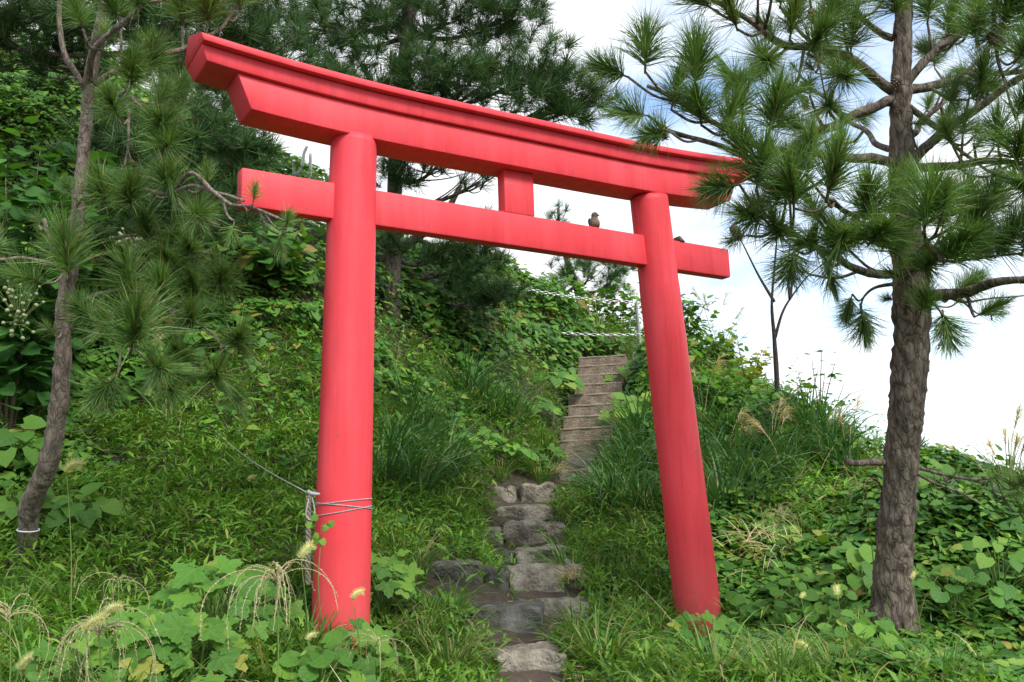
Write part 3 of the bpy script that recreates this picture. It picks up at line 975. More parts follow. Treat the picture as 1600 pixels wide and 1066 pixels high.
# ------------------------------------------------------------------ where each kind of cover grows (nearest anchor wins)
ZN = {'weed': 0, 'vine': 1, 'grass': 2, 'brush': 3}
ZA = []
for px, py, D, z in [
    (40, 1040, 4.3, 'weed'), (300, 1040, 4.4, 'weed'), (250, 930, 5.6, 'weed'), (120, 880, 6.2, 'weed'), (300, 800, 7, 'weed'), (420, 760, 7.8, 'weed'), (250, 720, 8.4, 'weed'), (420, 680, 9, 'weed'), (640, 880, 7.1, 'weed'), (620, 800, 8.0, 'weed'), (690, 720, 9.6, 'weed'), (700, 790, 8.8, 'weed'),
    (560, 960, 6.0, 'grass'), (650, 1000, 5.6, 'grass'), (620, 740, 9.0, 'grass'), (750, 660, 10.9, 'grass'), (820, 690, 11.2, 'grass'), (800, 730, 10.6, 'weed'), (855, 715, 11.2, 'weed'), (860, 640, 12.4, 'grass'), (500, 640, 9.8, 'grass'), (920, 530, 17, 'grass'),
    (960, 850, 8.6, 'grass'), (970, 930, 7.3, 'grass'), (950, 1020, 5.9, 'grass'), (1040, 760, 9.7, 'grass'), (960, 740, 10.6, 'grass'), (1000, 700, 11.3, 'grass'), (1140, 740, 9.8, 'grass'), (1180, 1030, 5.4, 'grass'), (1300, 1040, 5.0, 'weed'), (1450, 1030, 5.2, 'vine'), (1560, 1050, 4.9, 'vine'), (1380, 1060, 4.8, 'grass'), (1250, 1000, 5.8, 'vine'), (760, 1060, 5.0, 'grass'),
    (20, 760, 7.6, 'vine'), (60, 660, 8.8, 'vine'), (200, 600, 9.6, 'vine'), (350, 520, 10.5, 'vine'), (450, 430, 11.6, 'vine'), (100, 430, 10.2, 'vine'), (50, 250, 11.8, 'vine'), (250, 300, 12.8, 'vine'), (420, 300, 13.8, 'vine'), (620, 500, 12.6, 'vine'), (720, 530, 13, 'vine'), (820, 560, 13.6, 'vine'), (850, 520, 15.6, 'vine'), (900, 490, 18.5, 'vine'), (600, 420, 14.4, 'vine'),
    (1010, 620, 13, 'vine'), (1060, 560, 14, 'vine'), (1110, 900, 7.5, 'vine'), (1200, 920, 7.4, 'vine'), (1320, 880, 7.4, 'vine'), (1500, 850, 7.4, 'vine'), (1580, 950, 6.2, 'vine'), (1430, 960, 6.1, 'vine'), (1540, 780, 9, 'vine'), (1250, 960, 6.6, 'vine'),
    (1100, 620, 12.6, 'brush'), (1150, 660, 11.4, 'brush'), (1230, 700, 10.6, 'brush'), (1180, 800, 8.8, 'brush'), (1290, 760, 9.3, 'brush'), (1330, 740, 9.8, 'brush'), (640, 600, 10.9, 'brush'),
]:
    p = pix(px, py, D)
    ZA.append((p[0], p[1], ZN[z]))
ZA = np.array(ZA)
path_line = np.array([pix(*p)[:2] for p in PATH_PIX] + [STAIR0[:2]])


def path_dist(xy):
    d = np.full(len(xy), 1e9)
    for a, b_ in zip(path_line[:-1], path_line[1:]):
        ab = b_ - a
        t_ = np.clip(((xy - a) @ ab) / (ab @ ab), 0, 1)
        d = np.minimum(d, np.linalg.norm(xy - (a + t_[:, None] * ab), axis=1))
    ab = STAIR1[:2] - STAIR0[:2]
    t_ = np.clip(((xy - STAIR0[:2]) @ ab) / (ab @ ab), 0, 1)
    ds = np.linalg.norm(xy - (STAIR0[:2] + t_[:, None] * ab), axis=1) - 0.12
    return np.maximum(np.minimum(d, ds), 0)


def stone_clear(xy):
    """True where a plant would stand on a step stone or right in front of its face"""
    hit = np.zeros(len(xy), bool)
    for px, py, D, wp, hp, dep, yaw, dk, lab in STONES:
        c = pix(px, py, D)[:2]
        a = HEAD + yaw
        ax = np.array([math.cos(a), math.sin(a)]); ay = np.array([-math.sin(a), math.cos(a)])
        u_ = (xy - c) @ ax; v_ = (xy - c) @ ay
        w_2 = wp / FPX * D * K / 2
        hit |= (np.abs(u_) < w_2 * 0.94) & (v_ > (-0.75 if 'slab' in lab else -0.28)) & (v_ < dep)
    return hit


def zone_of(xy):
    P = np.column_stack([xy, np.zeros(len(xy))])
    w = np.stack([vnoise(P, 1.3, 31) - 0.5, vnoise(P, 1.3, 32) - 0.5], -1) * 0.9
    d = ((xy[:, None, :] + w[:, None, :] - ZA[None, :, :2]) ** 2).sum(-1)
    return ZA[d.argmin(1), 2].astype(int)


def sample_ground(n, dmin=1.6, dmax=21.0, falloff=7.5, power=1.6):
    """points over the part of the hillside near the path, thinning out with distance"""
    keep = []
    tot = 0
    while tot < n:
        m_ = 400000
        r = rng.uniform(-13, 14, m_); f = rng.uniform(1.0, 18.5, m_)
        xy = CAM[None, :2] + RH[None, :2] * r[:, None] + FH[None, :2] * f[:, None]
        ok = np.abs(r) < 0.68 * f + 1.6
        pr = np.minimum(1.0, (falloff * K / np.maximum(f, 0.5)) ** power)
        ok &= rng.random(m_) < pr
        xy = xy[ok]
        nn = ground_n(xy[:, 0], xy[:, 1])
        ok = rng.random(len(xy)) < np.minimum(1.0, 0.42 / nn[:, 2])
        xy, nn = xy[ok], nn[ok]
        z = ground_z(xy[:, 0], xy[:, 1])
        keep.append(np.column_stack([xy, z, nn]))
        tot += len(xy)
    A = np.concatenate(keep)[:n]
    return A[:, :3], A[:, 3:]


def in_pillar(xy, pad=0.05):
    d1 = np.hypot(xy[:, 0] + 0.55 * S, xy[:, 1]); d2 = np.hypot(xy[:, 0] - 0.56 * S, xy[:, 1])
    return (d1 < 0.15 + pad) | (d2 < 0.15 + pad)


# --- creeping vines
P, Nn = sample_ground(330000, falloff=9.5)
zn = zone_of(P[:, :2])
pd = path_dist(P[:, :2])
u = rng.random(len(P))
want = np.select([zn == 1, zn == 3, zn == 2, zn == 0], [0.66, 0.22, 0.05, 0.04])
want = np.where(pd < 0.20, 0.0, want)
ok = (u < want) & ~in_pillar(P[:, :2]) & ~(stone_clear(P[:, :2]) & (rng.random(len(P)) < 0.96))
P, Nn, zn, pd = P[ok], Nn[ok], zn[ok], pd[ok]
mound = 0.08 + 0.55 * np.clip(vnoise(P, 1.1, 41) * 1.5 - 0.4, 0, 1) + 0.15 * vnoise(P, 3.5, 42)
mound *= np.clip((pd - 0.10) / 0.8, 0.2, 1) * np.where(zn == 1, 1.0, 0.6)
fw_ = (P - CAM) @ AX_F / K
mound *= np.clip((fw_ - 5.2) / 4.2, 0.22, 1)
h = mound * (1 - 0.75 * rng.random(len(P)) ** 1.7)
up = np.array([0, 0, 1.0])
V_loc = P + Nn * h[:, None] * 0.7 + up * h[:, None] * 0.4
tocam = CAM - V_loc
tocam /= np.linalg.norm(tocam, axis=1)[:, None]
nrm = Nn * 0.55 + up * 0.40 + np.array(SUN_DIR) * 0.45 + rng.normal(0, 0.36, (len(P), 3))
tip = Nn * np.array([1, 1, 0]) * 1.2 - up * 0.5 + rng.normal(0, 0.6, (len(P), 3))
_, _, dd = project(V_loc)
size = (0.040 + 0.080 * rng.random(len(P)) ** 1.5) * np.clip(0.85 + 0.035 * dd, 0.95, 1.4) * (0.75 + 0.5 * vnoise(P, 0.8, 44))
FLAT_V = np.array([[0, 0, 0], [0.42, 0, 0.0], [1.0, 0, -0.13], [0.12, 0.47, 0.06], [0.62, 0.36, 0.0], [0.12, -0.47, 0.06], [0.62, -0.36, 0.0]])
FLAT_F = [np.array([[0, 1, 4, 3], [1, 0, 5, 6]]), np.array([[1, 2, 4], [2, 1, 6]])]
b = Buf()
Mf = frames(nrm, tip)
patch = vnoise(P, 0.9, 45) + rng.normal(0, 0.13, len(P))
sp_tri = patch > 0.60
sp_ov = patch < 0.36
size = np.where(sp_ov, size * 0.72, np.where(sp_tri, size * 1.18, size))
hrt = ~sp_tri & ~sp_ov
nearm = hrt & (dd < 9.0)
farm = hrt & (dd >= 9.0)
b.add(*scatter(HEART_V, HEART_F, Mf[nearm], V_loc[nearm], size[nearm]))
b.add(*scatter(FLAT_V, FLAT_F, Mf[farm], V_loc[farm], size[farm]))
b.add(*scatter(TRI_V, TRI_F, Mf[sp_tri], V_loc[sp_tri], size[sp_tri]))
b.add(*scatter(LANCE_V * np.array([1, 1.5, 1]), LANCE_F, Mf[sp_ov], V_loc[sp_ov], size[sp_ov]))
o = link('vine_leaves', b.mesh('vine_leaves', M_VINE, True))
tag(o, 'tangle of creeping vines with rounded green leaves covering the banks', kind='stuff')
print('vine leaves', len(P))

# --- vine stems running through the leaves
P, Nn = sample_ground(2600, falloff=9.0)
ok = (zone_of(P[:, :2]) % 2 == 1) & (path_dist(P[:, :2]) > 0.45) & ((P - CAM) @ AX_F / K > 7.6) & ~in_pillar(P[:, :2], 0.5)
P = P[ok]
b = Buf()
for p in P:
    a = rng.uniform(0, 2 * np.pi)
    t_ = np.linspace(0, 1, 9)
    hd = a + np.cumsum(rng.normal(0, 0.5, 9))
    st = rng.uniform(0.06, 0.14)
    xy = p[:2] + np.stack([np.cumsum(np.cos(hd)), np.cumsum(np.sin(hd))], -1) * st
    z = ground_z(xy[:, 0], xy[:, 1]) + rng.uniform(0.06, 0.30) * (0.5 + vnoise(np.column_stack([xy, t_]), 3.0, 46))
    b.add(*tube(np.column_stack([xy, z]), [0.004, 0.002], 9, 3, path=False, cap=False))
o = link('vine_stems', b.mesh('vine_stems', M_VSTEM))
tag(o, 'thin brown and green vine stems threading through the leaves', kind='stuff')

# --- taller herbs standing out of the mat
P, Nn = sample_ground(9000, falloff=8.5)
zn = zone_of(P[:, :2]); pd = path_dist(P[:, :2])
fw_ = (P - CAM) @ AX_F / K
want = np.select([zn == 1, zn == 3, zn == 0, zn == 2], [0.10, 0.34, 0.08, 0.12]) * np.clip(vnoise(P, 1.6, 47) * 2.4 - 0.6, 0, 1.2)
ok = (rng.random(len(P)) < want) & (pd > 0.4) & ~in_pillar(P[:, :2], 0.25) & (fw_ > 5.0)
P, fw_ = P[ok], fw_[ok]
n = len(P)
hh = rng.uniform(0.22, 0.62, n) * np.clip(fw_ / 9.0, 0.5, 1.0)
ln_ = rng.normal(0, 0.16, (n, 2))
b = Buf()
nl = 18
k = np.repeat(np.arange(n), nl)
t_ = np.tile(np.linspace(0.22, 1.0, nl), n)
az = np.tile(np.arange(nl) * 2.39996, n) + np.repeat(rng.uniform(0, 6.28, n), nl)
loc = P[k] + np.column_stack([ln_[k] * (hh[k] * t_ ** 1.5)[:, None], hh[k] * t_])
tip = np.stack([np.cos(az), np.sin(az), rng.normal(0.25, 0.35, n * nl)], -1)
nr = np.array([0, 0, 1.0]) + rng.normal(0, 0.3, (n * nl, 3)) - np.stack([np.cos(az), np.sin(az), np.zeros(n * nl)], -1) * -0.25
szl = rng.uniform(0.05, 0.10, n)[k] * (1.15 - 0.65 * t_) * rng.uniform(0.8, 1.2, n * nl)
b.add(*scatter(LANCE_V * np.array([1, 1.3, 1]), LANCE_F, frames(nr, tip), loc, szl))
b.add(*blades(P, np.arctan2(ln_[:, 1], ln_[:, 0]), hh, np.full(n, 1.5), np.full(n, 0.2), np.full(n, 0.006), 3))
o = link('tall_herbs', b.mesh('tall_herbs', M_BROAD, True))
tag(o, 'scattered upright leafy herbs standing above the ground cover', kind='stuff')
print('herbs', n)

# --- low weeds
P, Nn = sample_ground(420000, falloff=8.5)
zn = zone_of(P[:, :2]); pd = path_dist(P[:, :2])
want = np.select([zn == 0, zn == 2, zn == 3, zn == 1], [1.0, 0.60, 0.36, 0.06])
want = np.where(pd < 0.13, 0.10, want)
ok = (rng.random(len(P)) < want) & ~in_pillar(P[:, :2], 0.0) & ~(stone_clear(P[:, :2]) & (rng.random(len(P)) < 0.96))
P, Nn, pd = P[ok], Nn[ok], pd[ok]
hh = (0.05 + 0.24 * vnoise(P, 2.4, 51) + 0.12 * vnoise(P, 6, 52)) * np.clip((pd - 0.02) / 0.4, 0.25, 1)
fw_ = (P - CAM) @ AX_F / K
hh *= np.clip((fw_ - 3.6) / 3.0, 0.42, 1.0)
loc = P + up * (hh * np.sqrt(rng.random(len(P))))[:, None]
N = len(P)
V, Fc = blades(loc, rng.uniform(0, 2 * np.pi, N), rng.uniform(0.045, 0.12, N), rng.uniform(-0.2, 1.1, N), rng.uniform(0.2, 1.3, N), rng.uniform(0.009, 0.021, N), 2, prof=[0.35, 1.0, 0.03])
o = link('weeds', make_mesh('weeds', V, Fc, M_WEED, True))
tag(o, 'dense mat of small bright green weeds covering the slope', kind='stuff')
print('weeds', N)

# --- grass
P, Nn = sample_ground(260000, falloff=8.0)
zn = zone_of(P[:, :2]); pd = path_dist(P[:, :2])
cl = vnoise(P, 3.2, 61)
want = np.select([zn == 2, zn == 0, zn == 3, zn == 1], [1.0, 0.22, 0.36, 0.05]) * np.clip(cl * 2.2 - 0.3, 0.1, 1.2)
want = np.where(pd < 0.12, 0.06, np.where(pd < 0.18, want * 0.6, want))
ok = (rng.random(len(P)) < want) & ~in_pillar(P[:, :2], 0.0) & ~(stone_clear(P[:, :2]) & (rng.random(len(P)) < 0.96))
P, pd = P[ok], pd[ok]
N = len(P)
fw_ = (P - CAM) @ AX_F / K
ln = rng.uniform(0.12, 0.42, N) * (0.7 + 0.6 * vnoise(P, 2.0, 64)) * np.clip((pd - 0.05) / 0.6, 0.35, 1) * np.clip((fw_ - 2.5) / 4.0, 0.6, 1)
flow = vnoise(P, 0.9, 63) * 4 * np.pi
V, Fc = blades(P - up * 0.02, flow + rng.normal(0, 1.1, N), ln, rng.uniform(0.7, 1.5, N), rng.uniform(0.6, 2.3, N), rng.uniform(0.005, 0.011, N), 4)
o = link('grass', make_mesh('grass', V, Fc, M_GRASS, True))
tag(o, 'arching green grass with a few dry blades beside the path', kind='stuff')
print('grass', N)

# --- dead stems and litter on path and brushy banks
P, Nn = sample_ground(60000, falloff=7.5)
zn = zone_of(P[:, :2]); pd = path_dist(P[:, :2])
want = np.where(pd < 0.34, 0.4, np.select([zn == 3], [0.22], 0.015))
ok = (rng.random(len(P)) < want) & ~in_pillar(P[:, :2], 0.0) & ~(stone_clear(P[:, :2]) & (rng.random(len(P)) < 0.96))
P, zn, pd = P[ok], zn[ok], pd[ok]
N = len(P)
brushy = (pd > 0.34)
V, Fc = blades(P + up * (0.015 + 0.15 * rng.random(N) * brushy)[:, None], rng.uniform(0, 2 * np.pi, N), np.where(brushy, rng.uniform(0.15, 0.45, N), rng.uniform(0.05, 0.14, N)), np.where(brushy, rng.uniform(-0.3, 1.2, N), rng.uniform(-0.1, 0.25, N)), np.where(brushy, rng.uniform(0.1, 1.6, N), 0.3), rng.uniform(0.003, 0.006, N), 3)
o = link('dry_litter', make_mesh('dry_litter', V, Fc, M_STRAW, True))
tag(o, 'dry straw and dead stems lying on the path and bank', kind='stuff')

# ------------------------------------------------------------------ pines
def tuft_mesh(name, n, L, stem, mats, seed, wide=0.0036, bare=False):
    r_ = np.random.default_rng(seed)
    s = r_.random(n) ** (0.8 if seed % 2 else 1.1)
    az = r_.uniform(0, 2 * np.pi, n)
    az = az + 0.55 * np.sin(az * (1 + seed % 3) + seed)
    lo = (88, 62, 74)[seed % 3]
    ang = np.radians(np.interp(s, [0, 1], [lo, 12]) + r_.normal(0, 13, n) + 10 * np.sin(az * 2 + seed))
    d = np.stack([np.sin(ang) * np.cos(az), np.sin(ang) * np.sin(az), np.cos(ang)], -1)
    ln = L * (r_.uniform(0.62, 1.08, n) + 0.12 * np.sin(az * 3 + seed * 2))
    p0 = np.stack([np.zeros(n), np.zeros(n), s * stem], -1)
    bend = np.stack([np.cos(az), np.sin(az), -0.6 * np.ones(n)], -1) * (ln * r_.normal(0.09, 0.15, n))[:, None]
    p1 = p0 + d * (ln * 0.55)[:, None]
    p2 = p0 + d * ln[:, None] + bend
    sd_ = np.cross(d, r_.normal(0, 1, (n, 3)))
    sd_ /= np.linalg.norm(sd_, axis=1)[:, None]
    w = sd_ * wide * 0.5
    V = np.stack([p0 - w, p0 + w, p1 - w * 0.9, p1 + w * 0.9, p2], 1).reshape(-1, 3)
    o5 = (np.arange(n) * 5)[:, None]
    b_ = Buf()
    b_.add(V, [np.array([[0, 1, 3, 2]]) + o5, np.array([[2, 3, 4]]) + o5], 0)
    b_.add(*tube([np.array([0, 0, -0.03]), np.array([0, 0, stem * 0.6]), np.array([0, 0, stem + 0.02])], [0.006, 0.006, 0.003], 5, 5), 1)
    return b_.mesh(name, mats)


TUFTS = [tuft_mesh('needle_tuft', 430, 0.205, 0.12, [M_NEEDLE, M_TWIG], 100 + s) for s in range(6)]
TUFTS_SPARSE = [tuft_mesh('needle_tuft', 150, 0.17, 0.09, [M_NEEDLE, M_TWIG], 200 + s) for s in range(3)]


def cone_mesh():
    b_ = Buf()
    b_.add(*tube([np.array([0, 0, -0.032]), np.array([0, 0, -0.012]), np.array([0, 0, 0.018]), np.array([0, 0, 0.036])], [0.012, 0.022, 0.016, 0.004], 8, 10))
    for i in range(46):
        t_ = i / 46
        a = i * 2.39996
        r_ = np.interp(t_, [0, 0.3, 1], [0.016, 0.026, 0.006])
        z = -0.03 + t_ * 0.066
        d = np.array([math.cos(a), math.sin(a), 0.35]); s_ = np.array([-math.sin(a), math.cos(a), 0])
        c = np.array([0, 0, z]) + d * r_ * 0.7
        e = c + d * 0.012
        b_.add(np.array([c - s_ * 0.004, c + s_ * 0.004, e + s_ * 0.007, e - s_ * 0.007, e + np.array([0, 0, 0.004]) + d * 0.003]), [np.array([[0, 1, 2, 3]]), np.array([[3, 2, 4]])])
    return b_.mesh('pine_cone', M_CONE)


CONE = cone_mesh()


def place_dir(o, loc, d, spin, scale):
    q_ = Vector([float(a) for a in d]).to_track_quat('Z', 'Y') @ Quaternion((0, 0, 1), spin)
    o.rotation_mode = 'QUATERNION'
    o.rotation_quaternion = q_
    o.location = [float(a) for a in loc]
    o.scale = (scale,) * 3


def nearest_on(paths, p):
    best = (1e9, 0, 0)
    for k, Q in enumerate(paths):
        d = np.linalg.norm(Q - p, axis=1)
        i = int(d.argmin())
        if d[i] < best[0]:
            best = (d[i], k, i)
    return best


def near_pine(name, label, trunk, trad, limbs, tufts, bark, rough, cones=(), fill=0, fill_size=(0.8, 1.05), rsd=1, pxlim=(-400, 2000)):
    """trunk: list of (px,py,D); limbs: [(points, r0, r1)]; tufts: (px,py,D,scale,dir or None)"""
    r_ = random.Random(rsd)
    tp = np.array([pix(*p) for p in trunk])
    base = tp[0]
    root = empty(name, base, label, 'pine tree', 'pine trees on the hillside')
    V, Fc = tube(tp - base, np.array(trad), 150, 30, rough, 26)
    link('trunk', make_mesh('trunk', V, Fc, bark, True), root)
    paths, bufs, mrad = [], [], []
    for pts, r0, r1 in limbs:
        Q = smooth_path(np.array([pix(*p) for p in pts]), 30)
        n3 = np.stack([vnoise(Q, 5, 71), vnoise(Q, 5, 72), vnoise(Q, 5, 73)], -1) - 0.5
        Q[1:] += n3[1:] * 0.05
        b_ = Buf()
        b_.add(*tube(Q - base, [r0, (r0 + r1) / 2, r1], 30, 8, 0.25, 20, path=False))
        paths.append(Q); bufs.append(b_); mrad.append(np.linspace(r0, r1, 30))
    allt = []
    for px, py, D, sc, d in tufts:
        allt.append((pix(px, py, D), sc, d))
    for _ in range(fill):
        k = r_.randrange(min(16, len(paths)))
        i = int(30 * (0.35 + 0.65 * r_.random())) - 1
        c = paths[k][i] + np.clip(np.array([r_.gauss(0, 0.15), r_.gauss(0, 0.20), r_.gauss(0.08, 0.12)]), -0.24, 0.28)
        if pxlim[0] < project(c)[0] < pxlim[1] and project(c)[1] < 620:
            allt.append((c, r_.uniform(*fill_size), None))
    for c, sc, d in allt:
        dist, k, i = nearest_on(paths, c)
        src = paths[k][max(0, i - 3)]
        out = c - src
        if d is None:
            d = out / (np.linalg.norm(out) + 1e-6) * 0.8 + np.array([r_.gauss(0, 0.25), r_.gauss(0, 0.25), 0.75])
        else:
            d = AX_R * d[0] + AX_U * d[1] - AX_F * d[2]
        d = d / np.linalg.norm(d)
        st = c - d * 0.02
        midp = (src + st) / 2 - np.array([0, 0, 0.03])
        rr = min(0.010, mrad[k][i] * 0.7)
        bufs[k].add(*tube(np.array([src, midp, st]) - base, [rr, 0.006], 9, 6))
        tm = (TUFTS[r_.randrange(6)] if sc > 0.62 else TUFTS_SPARSE[r_.randrange(3)])
        o_ = link('needle_tuft', tm, root)
        place_dir(o_, c - base, d, r_.uniform(0, 6.28), sc)
    for b_ in bufs:
        link('limb', b_.mesh('limb', bark, True), root)
    for px, py, D, s_ in cones:
        o_ = link('pine_cone', CONE, root)
        place_dir(o_, pix(px, py, D) - base, np.array([r_.gauss(0, .4), r_.gauss(0, .4), -1 if r_.random() < .6 else 1]), r_.random() * 6, s_)
    return root


# right pine
near_pine('pine_tree', 'thick trunked pine spreading its needles over the right end of gate',
    [(1398, 985, 6.1), (1395, 900, 6.1), (1402, 800, 6.08), (1410, 700, 6.05), (1417, 620, 6.0), (1424, 530, 6.0), (1424, 440, 6.0), (1412, 330, 6.0), (1408, 230, 6.02), (1409, 120, 6.05), (1412, 30, 6.1), (1418, -90, 6.2)],
    [0.135, 0.098, 0.089, 0.089, 0.092, 0.094, 0.086, 0.066, 0.056, 0.050, 0.044, 0.036],
    [
        ([(1395, 142, 6.05), (1350, 105, 5.95), (1310, 85, 5.85), (1230, 70, 5.7), (1190, 50, 5.6), (1140, 15, 5.55), (1085, -20, 5.5)], 0.030, 0.010),
        ([(1400, 157, 6.05), (1335, 172, 5.9), (1270, 210, 5.7), (1190, 245, 5.4), (1120, 225, 5.2), (1040, 205, 5.15)], 0.030, 0.009),
        ([(1400, 262, 6.0), (1345, 247, 5.8), (1260, 235, 5.5), (1180, 225, 5.3), (1085, 175, 5.2), (1010, 130, 5.2)], 0.028, 0.009),
        ([(1412, 145, 6.05), (1450, 90, 6.1), (1500, 50, 6.2), (1545, 10, 6.3), (1590, -40, 6.3)], 0.028, 0.012),
        ([(1420, 142, 6.05), (1480, 128, 6.2), (1540, 115, 6.4), (1620, 108, 6.5)], 0.028, 0.012),
        ([(1425, 262, 6.0), (1470, 207, 5.9), (1520, 170, 5.8), (1600, 125, 5.6), (1660, 110, 5.5)], 0.030, 0.013),
        ([(1418, 165, 6.0), (1470, 205, 6.1), (1505, 240, 6.1), (1550, 270, 6.0)], 0.020, 0.007),
        ([(1425, 265, 6.0), (1500, 262, 5.8), (1560, 252, 5.5), (1610, 270, 5.2)], 0.026, 0.010),
        ([(1438, 468, 6.0), (1500, 455, 5.8), (1560, 440, 5.6), (1640, 440, 5.4)], 0.034, 0.016),
        ([(1405, 425, 6.0), (1350, 422, 5.8), (1276, 390, 5.5), (1222, 353, 5.3), (1170, 320, 5.15)], 0.026, 0.009),
        ([(1412, 380, 6.0), (1380, 350, 5.6), (1330, 330, 5.2), (1290, 315, 4.9)], 0.022, 0.009),
        ([(1420, 420, 6.0), (1440, 400, 5.5), (1450, 370, 5.1), (1470, 400, 4.9)], 0.022, 0.009),
        ([(1558, -40, 5.5), (1558, 40, 5.5), (1562, 110, 5.55), (1568, 140, 5.6)], 0.012, 0.008),
        ([(1395, 60, 6.1), (1340, 20, 6.5), (1290, 0, 6.9), (1240, -40, 7.1)], 0.020, 0.009),
        ([(1400, 240, 6.1), (1340, 200, 6.7), (1300, 160, 7.0), (1250, 130, 7.2)], 0.020, 0.009),
        ([(1425, 210, 6.1), (1470, 160, 6.8), (1520, 100, 7.1), (1560, 60, 7.3)], 0.020, 0.009),
        ([(1415, 440, 6.0), (1370, 440, 6.1), (1350, 455, 6.1), (1343, 480, 6.1)], 0.012, 0.005),
        ([(1438, 470, 6.0), (1460, 478, 6.1), (1475, 495, 6.1)], 0.012, 0.005),
        ([(1390, 724, 6.06), (1350, 722, 5.95), (1320, 718, 5.85)], 0.021, 0.017),
        ([(1418, 728, 6.06), (1470, 742, 6.0), (1520, 752, 5.95), (1570, 745, 5.9)], 0.012, 0.005),
        ([(1418, 732, 6.06), (1460, 755, 5.9), (1535, 792, 5.7)], 0.009, 0.004),
        ([(1470, 462, 5.9), (1500, 472, 5.9), (1545, 465, 5.9), (1610, 458, 5.9)], 0.008, 0.003),
        ([(1490, 465, 5.9), (1530, 490, 5.9), (1560, 490, 5.9)], 0.006, 0.003),
    ],
    [
        (1008, 105, 5.15, 1.0, (0, 1, .1)), (975, 118, 5.2, .85, (-1, .35, .1)), (1006, 180, 5.15, .8, (-1, .1, .2)), (1050, 165, 5.2, .8, (.1, .8, .3)),
        (1086, 130, 5.2, 1.1, (0, 1, .2)), (1040, 205, 5.1, .8, (-.6, -.2, .4)), (1095, 190, 5.2, .9, (-.2, .5, .5)), (1130, 210, 5.2, .95, (.1, .6, .6)),
        (1203, 205, 5.2, 1.15, (.1, 1, .5)), (1160, 180, 5.3, .9, (-.1, .9, .3)), (1183, 290, 5.05, 1.1, (0, .8, .6)), (1150, 290, 5.0, .85, (-1, -.15, .3)), (1165, 250, 5.1, .95, (-.3, .6, .5)),
        (1293, 305, 4.75, 1.2, (.05, .9, .6)), (1240, 320, 4.95, 1.1, (-.2, .6, .5)), (1262, 268, 5.1, 1.0, (0, .9, .4)), (1350, 345, 5.1, 1.1, (-.1, .8, .5)), (1395, 330, 5.3, 1.0, (0, .9, .5)),
        (1445, 355, 4.9, 1.2, (0, 1, .5)), (1400, 395, 5.2, 1.05, (-.2, .4, .8)), (1310, 385, 5.1, 1.05, (-.2, .2, .9)), (1275, 385, 5.2, .95, (-.4, .1, .7)), (1220, 370, 5.2, .95, (-.3, .2, .6)), (1190, 340, 5.1, .9, (-.6, .1, .5)),
        (1240, 395, 5.4, .9, (-.2, -.6, .3)), (1290, 410, 5.5, .8, (.1, -.7, .3)), (1160, 370, 5.3, .6, (-.8, -.3, .2)), (1360, 380, 5.0, 1.0, (0, .3, .9)),
        (1480, 405, 5.0, 1.05, (.2, .5, .7)), (1515, 375, 5.1, 1.05, (.1, .8, .5)), (1560, 395, 5.1, 1.05, (.2, .7, .6)), (1600, 390, 5.0, 1.1, (.2, .8, .5)), (1500, 335, 5.4, .95, (0, .9, .4)), (1545, 335, 5.5, .9, (.1, .9, .4)), (1440, 420, 5.3, .9, (0, .2, .9)),
        (1585, 260, 4.95, 1.15, (-.2, .6, .7)), (1600, 300, 4.9, 1.1, (-.4, .1, .8)), (1560, 230, 5.3, .9, (-.2, .8, .4)),
        (1345, 482, 6.1, .95, (.1, -1, .1)), (1330, 465, 6.1, .7, (-.3, -1, .1)), (1474, 492, 6.1, .95, (.15, -1, .1)), (1395, 468, 6.15, .5, (-.7, .1, .2)),
        (1235, 55, 5.6, 1.0, (.1, .9, .4)), (1265, 80, 5.6, 1.05, (.1, .3, .8)), (1290, 45, 5.7, 1.0, (.2, .8, .3)), (1190, 90, 5.6, 1.0, (0, -.3, .7)), (1150, 40, 5.5, 1.0, (-.3, .5, .4)), (1110, 12, 5.5, 1.0, (-.6, .2, .4)), (1150, 120, 5.5, .9, (-.3, -.2, .6)),
        (1330, 75, 5.8, 1.0, (0, .9, .4)), (1310, 120, 5.7, .95, (0, -.2, .8)), (1240, 140, 5.6, .95, (-.2, -.3, .8)), (1290, 165, 5.7, .9, (-.1, -.2, .7)), (1340, 10, 6.0, 1.0, (0, .9, .3)), (1220, 5, 5.8, 1.0, (0, .6, .6)),
        (1480, 60, 6.2, 1.0, (0, .9, .3)), (1520, 20, 6.2, 1.0, (.1, .9, .3)), (1565, 45, 5.5, 1.1, (0, .8, .5)), (1590, 90, 5.3, 1.1, (.2, .5, .7)), (1530, 140, 5.9, .9, (0, .9, .4)), (1450, 30, 6.1, 1.0, (0, .9, .3)), (1400, 20, 6.0, .95, (-.2, .8, .4)), (1600, 20, 5.4, 1.1, (0, .8, .4)), (1590, 180, 5.5, .9, (.1, .7, .5)), (1525, 60, 5.7, .9, (-.3, .4, .7)),
        (1570, 775, 5.8, .55, (.8, .2, .3)), (1545, 748, 5.9, .5, (.8, .4, .1)), (1590, 760, 5.8, .7, (.5, .5, .3)), (1590, 800, 5.8, .75, (.4, .1, .6)), (1490, 745, 5.95, .35, (.4, .8, .1)), (1555, 492, 5.9, .35, (.8, .1, .1)),
    ],
    M_BARK, 0.30,
    cones=[(1268, 24, 5.6, 1.0), (1558, 65, 5.5, 1.3), (1562, 48, 5.5, 1.1), (1037, 206, 5.1, 1.0), (1150, 363, 5.3, 1.1), (1258, 160, 5.7, 1.0), (1400, 128, 5.9, 1.0), (1232, 142, 5.6, 0.9)],
    fill=105, fill_size=(0.42, 0.85), rsd=5, pxlim=(1180, 2000))

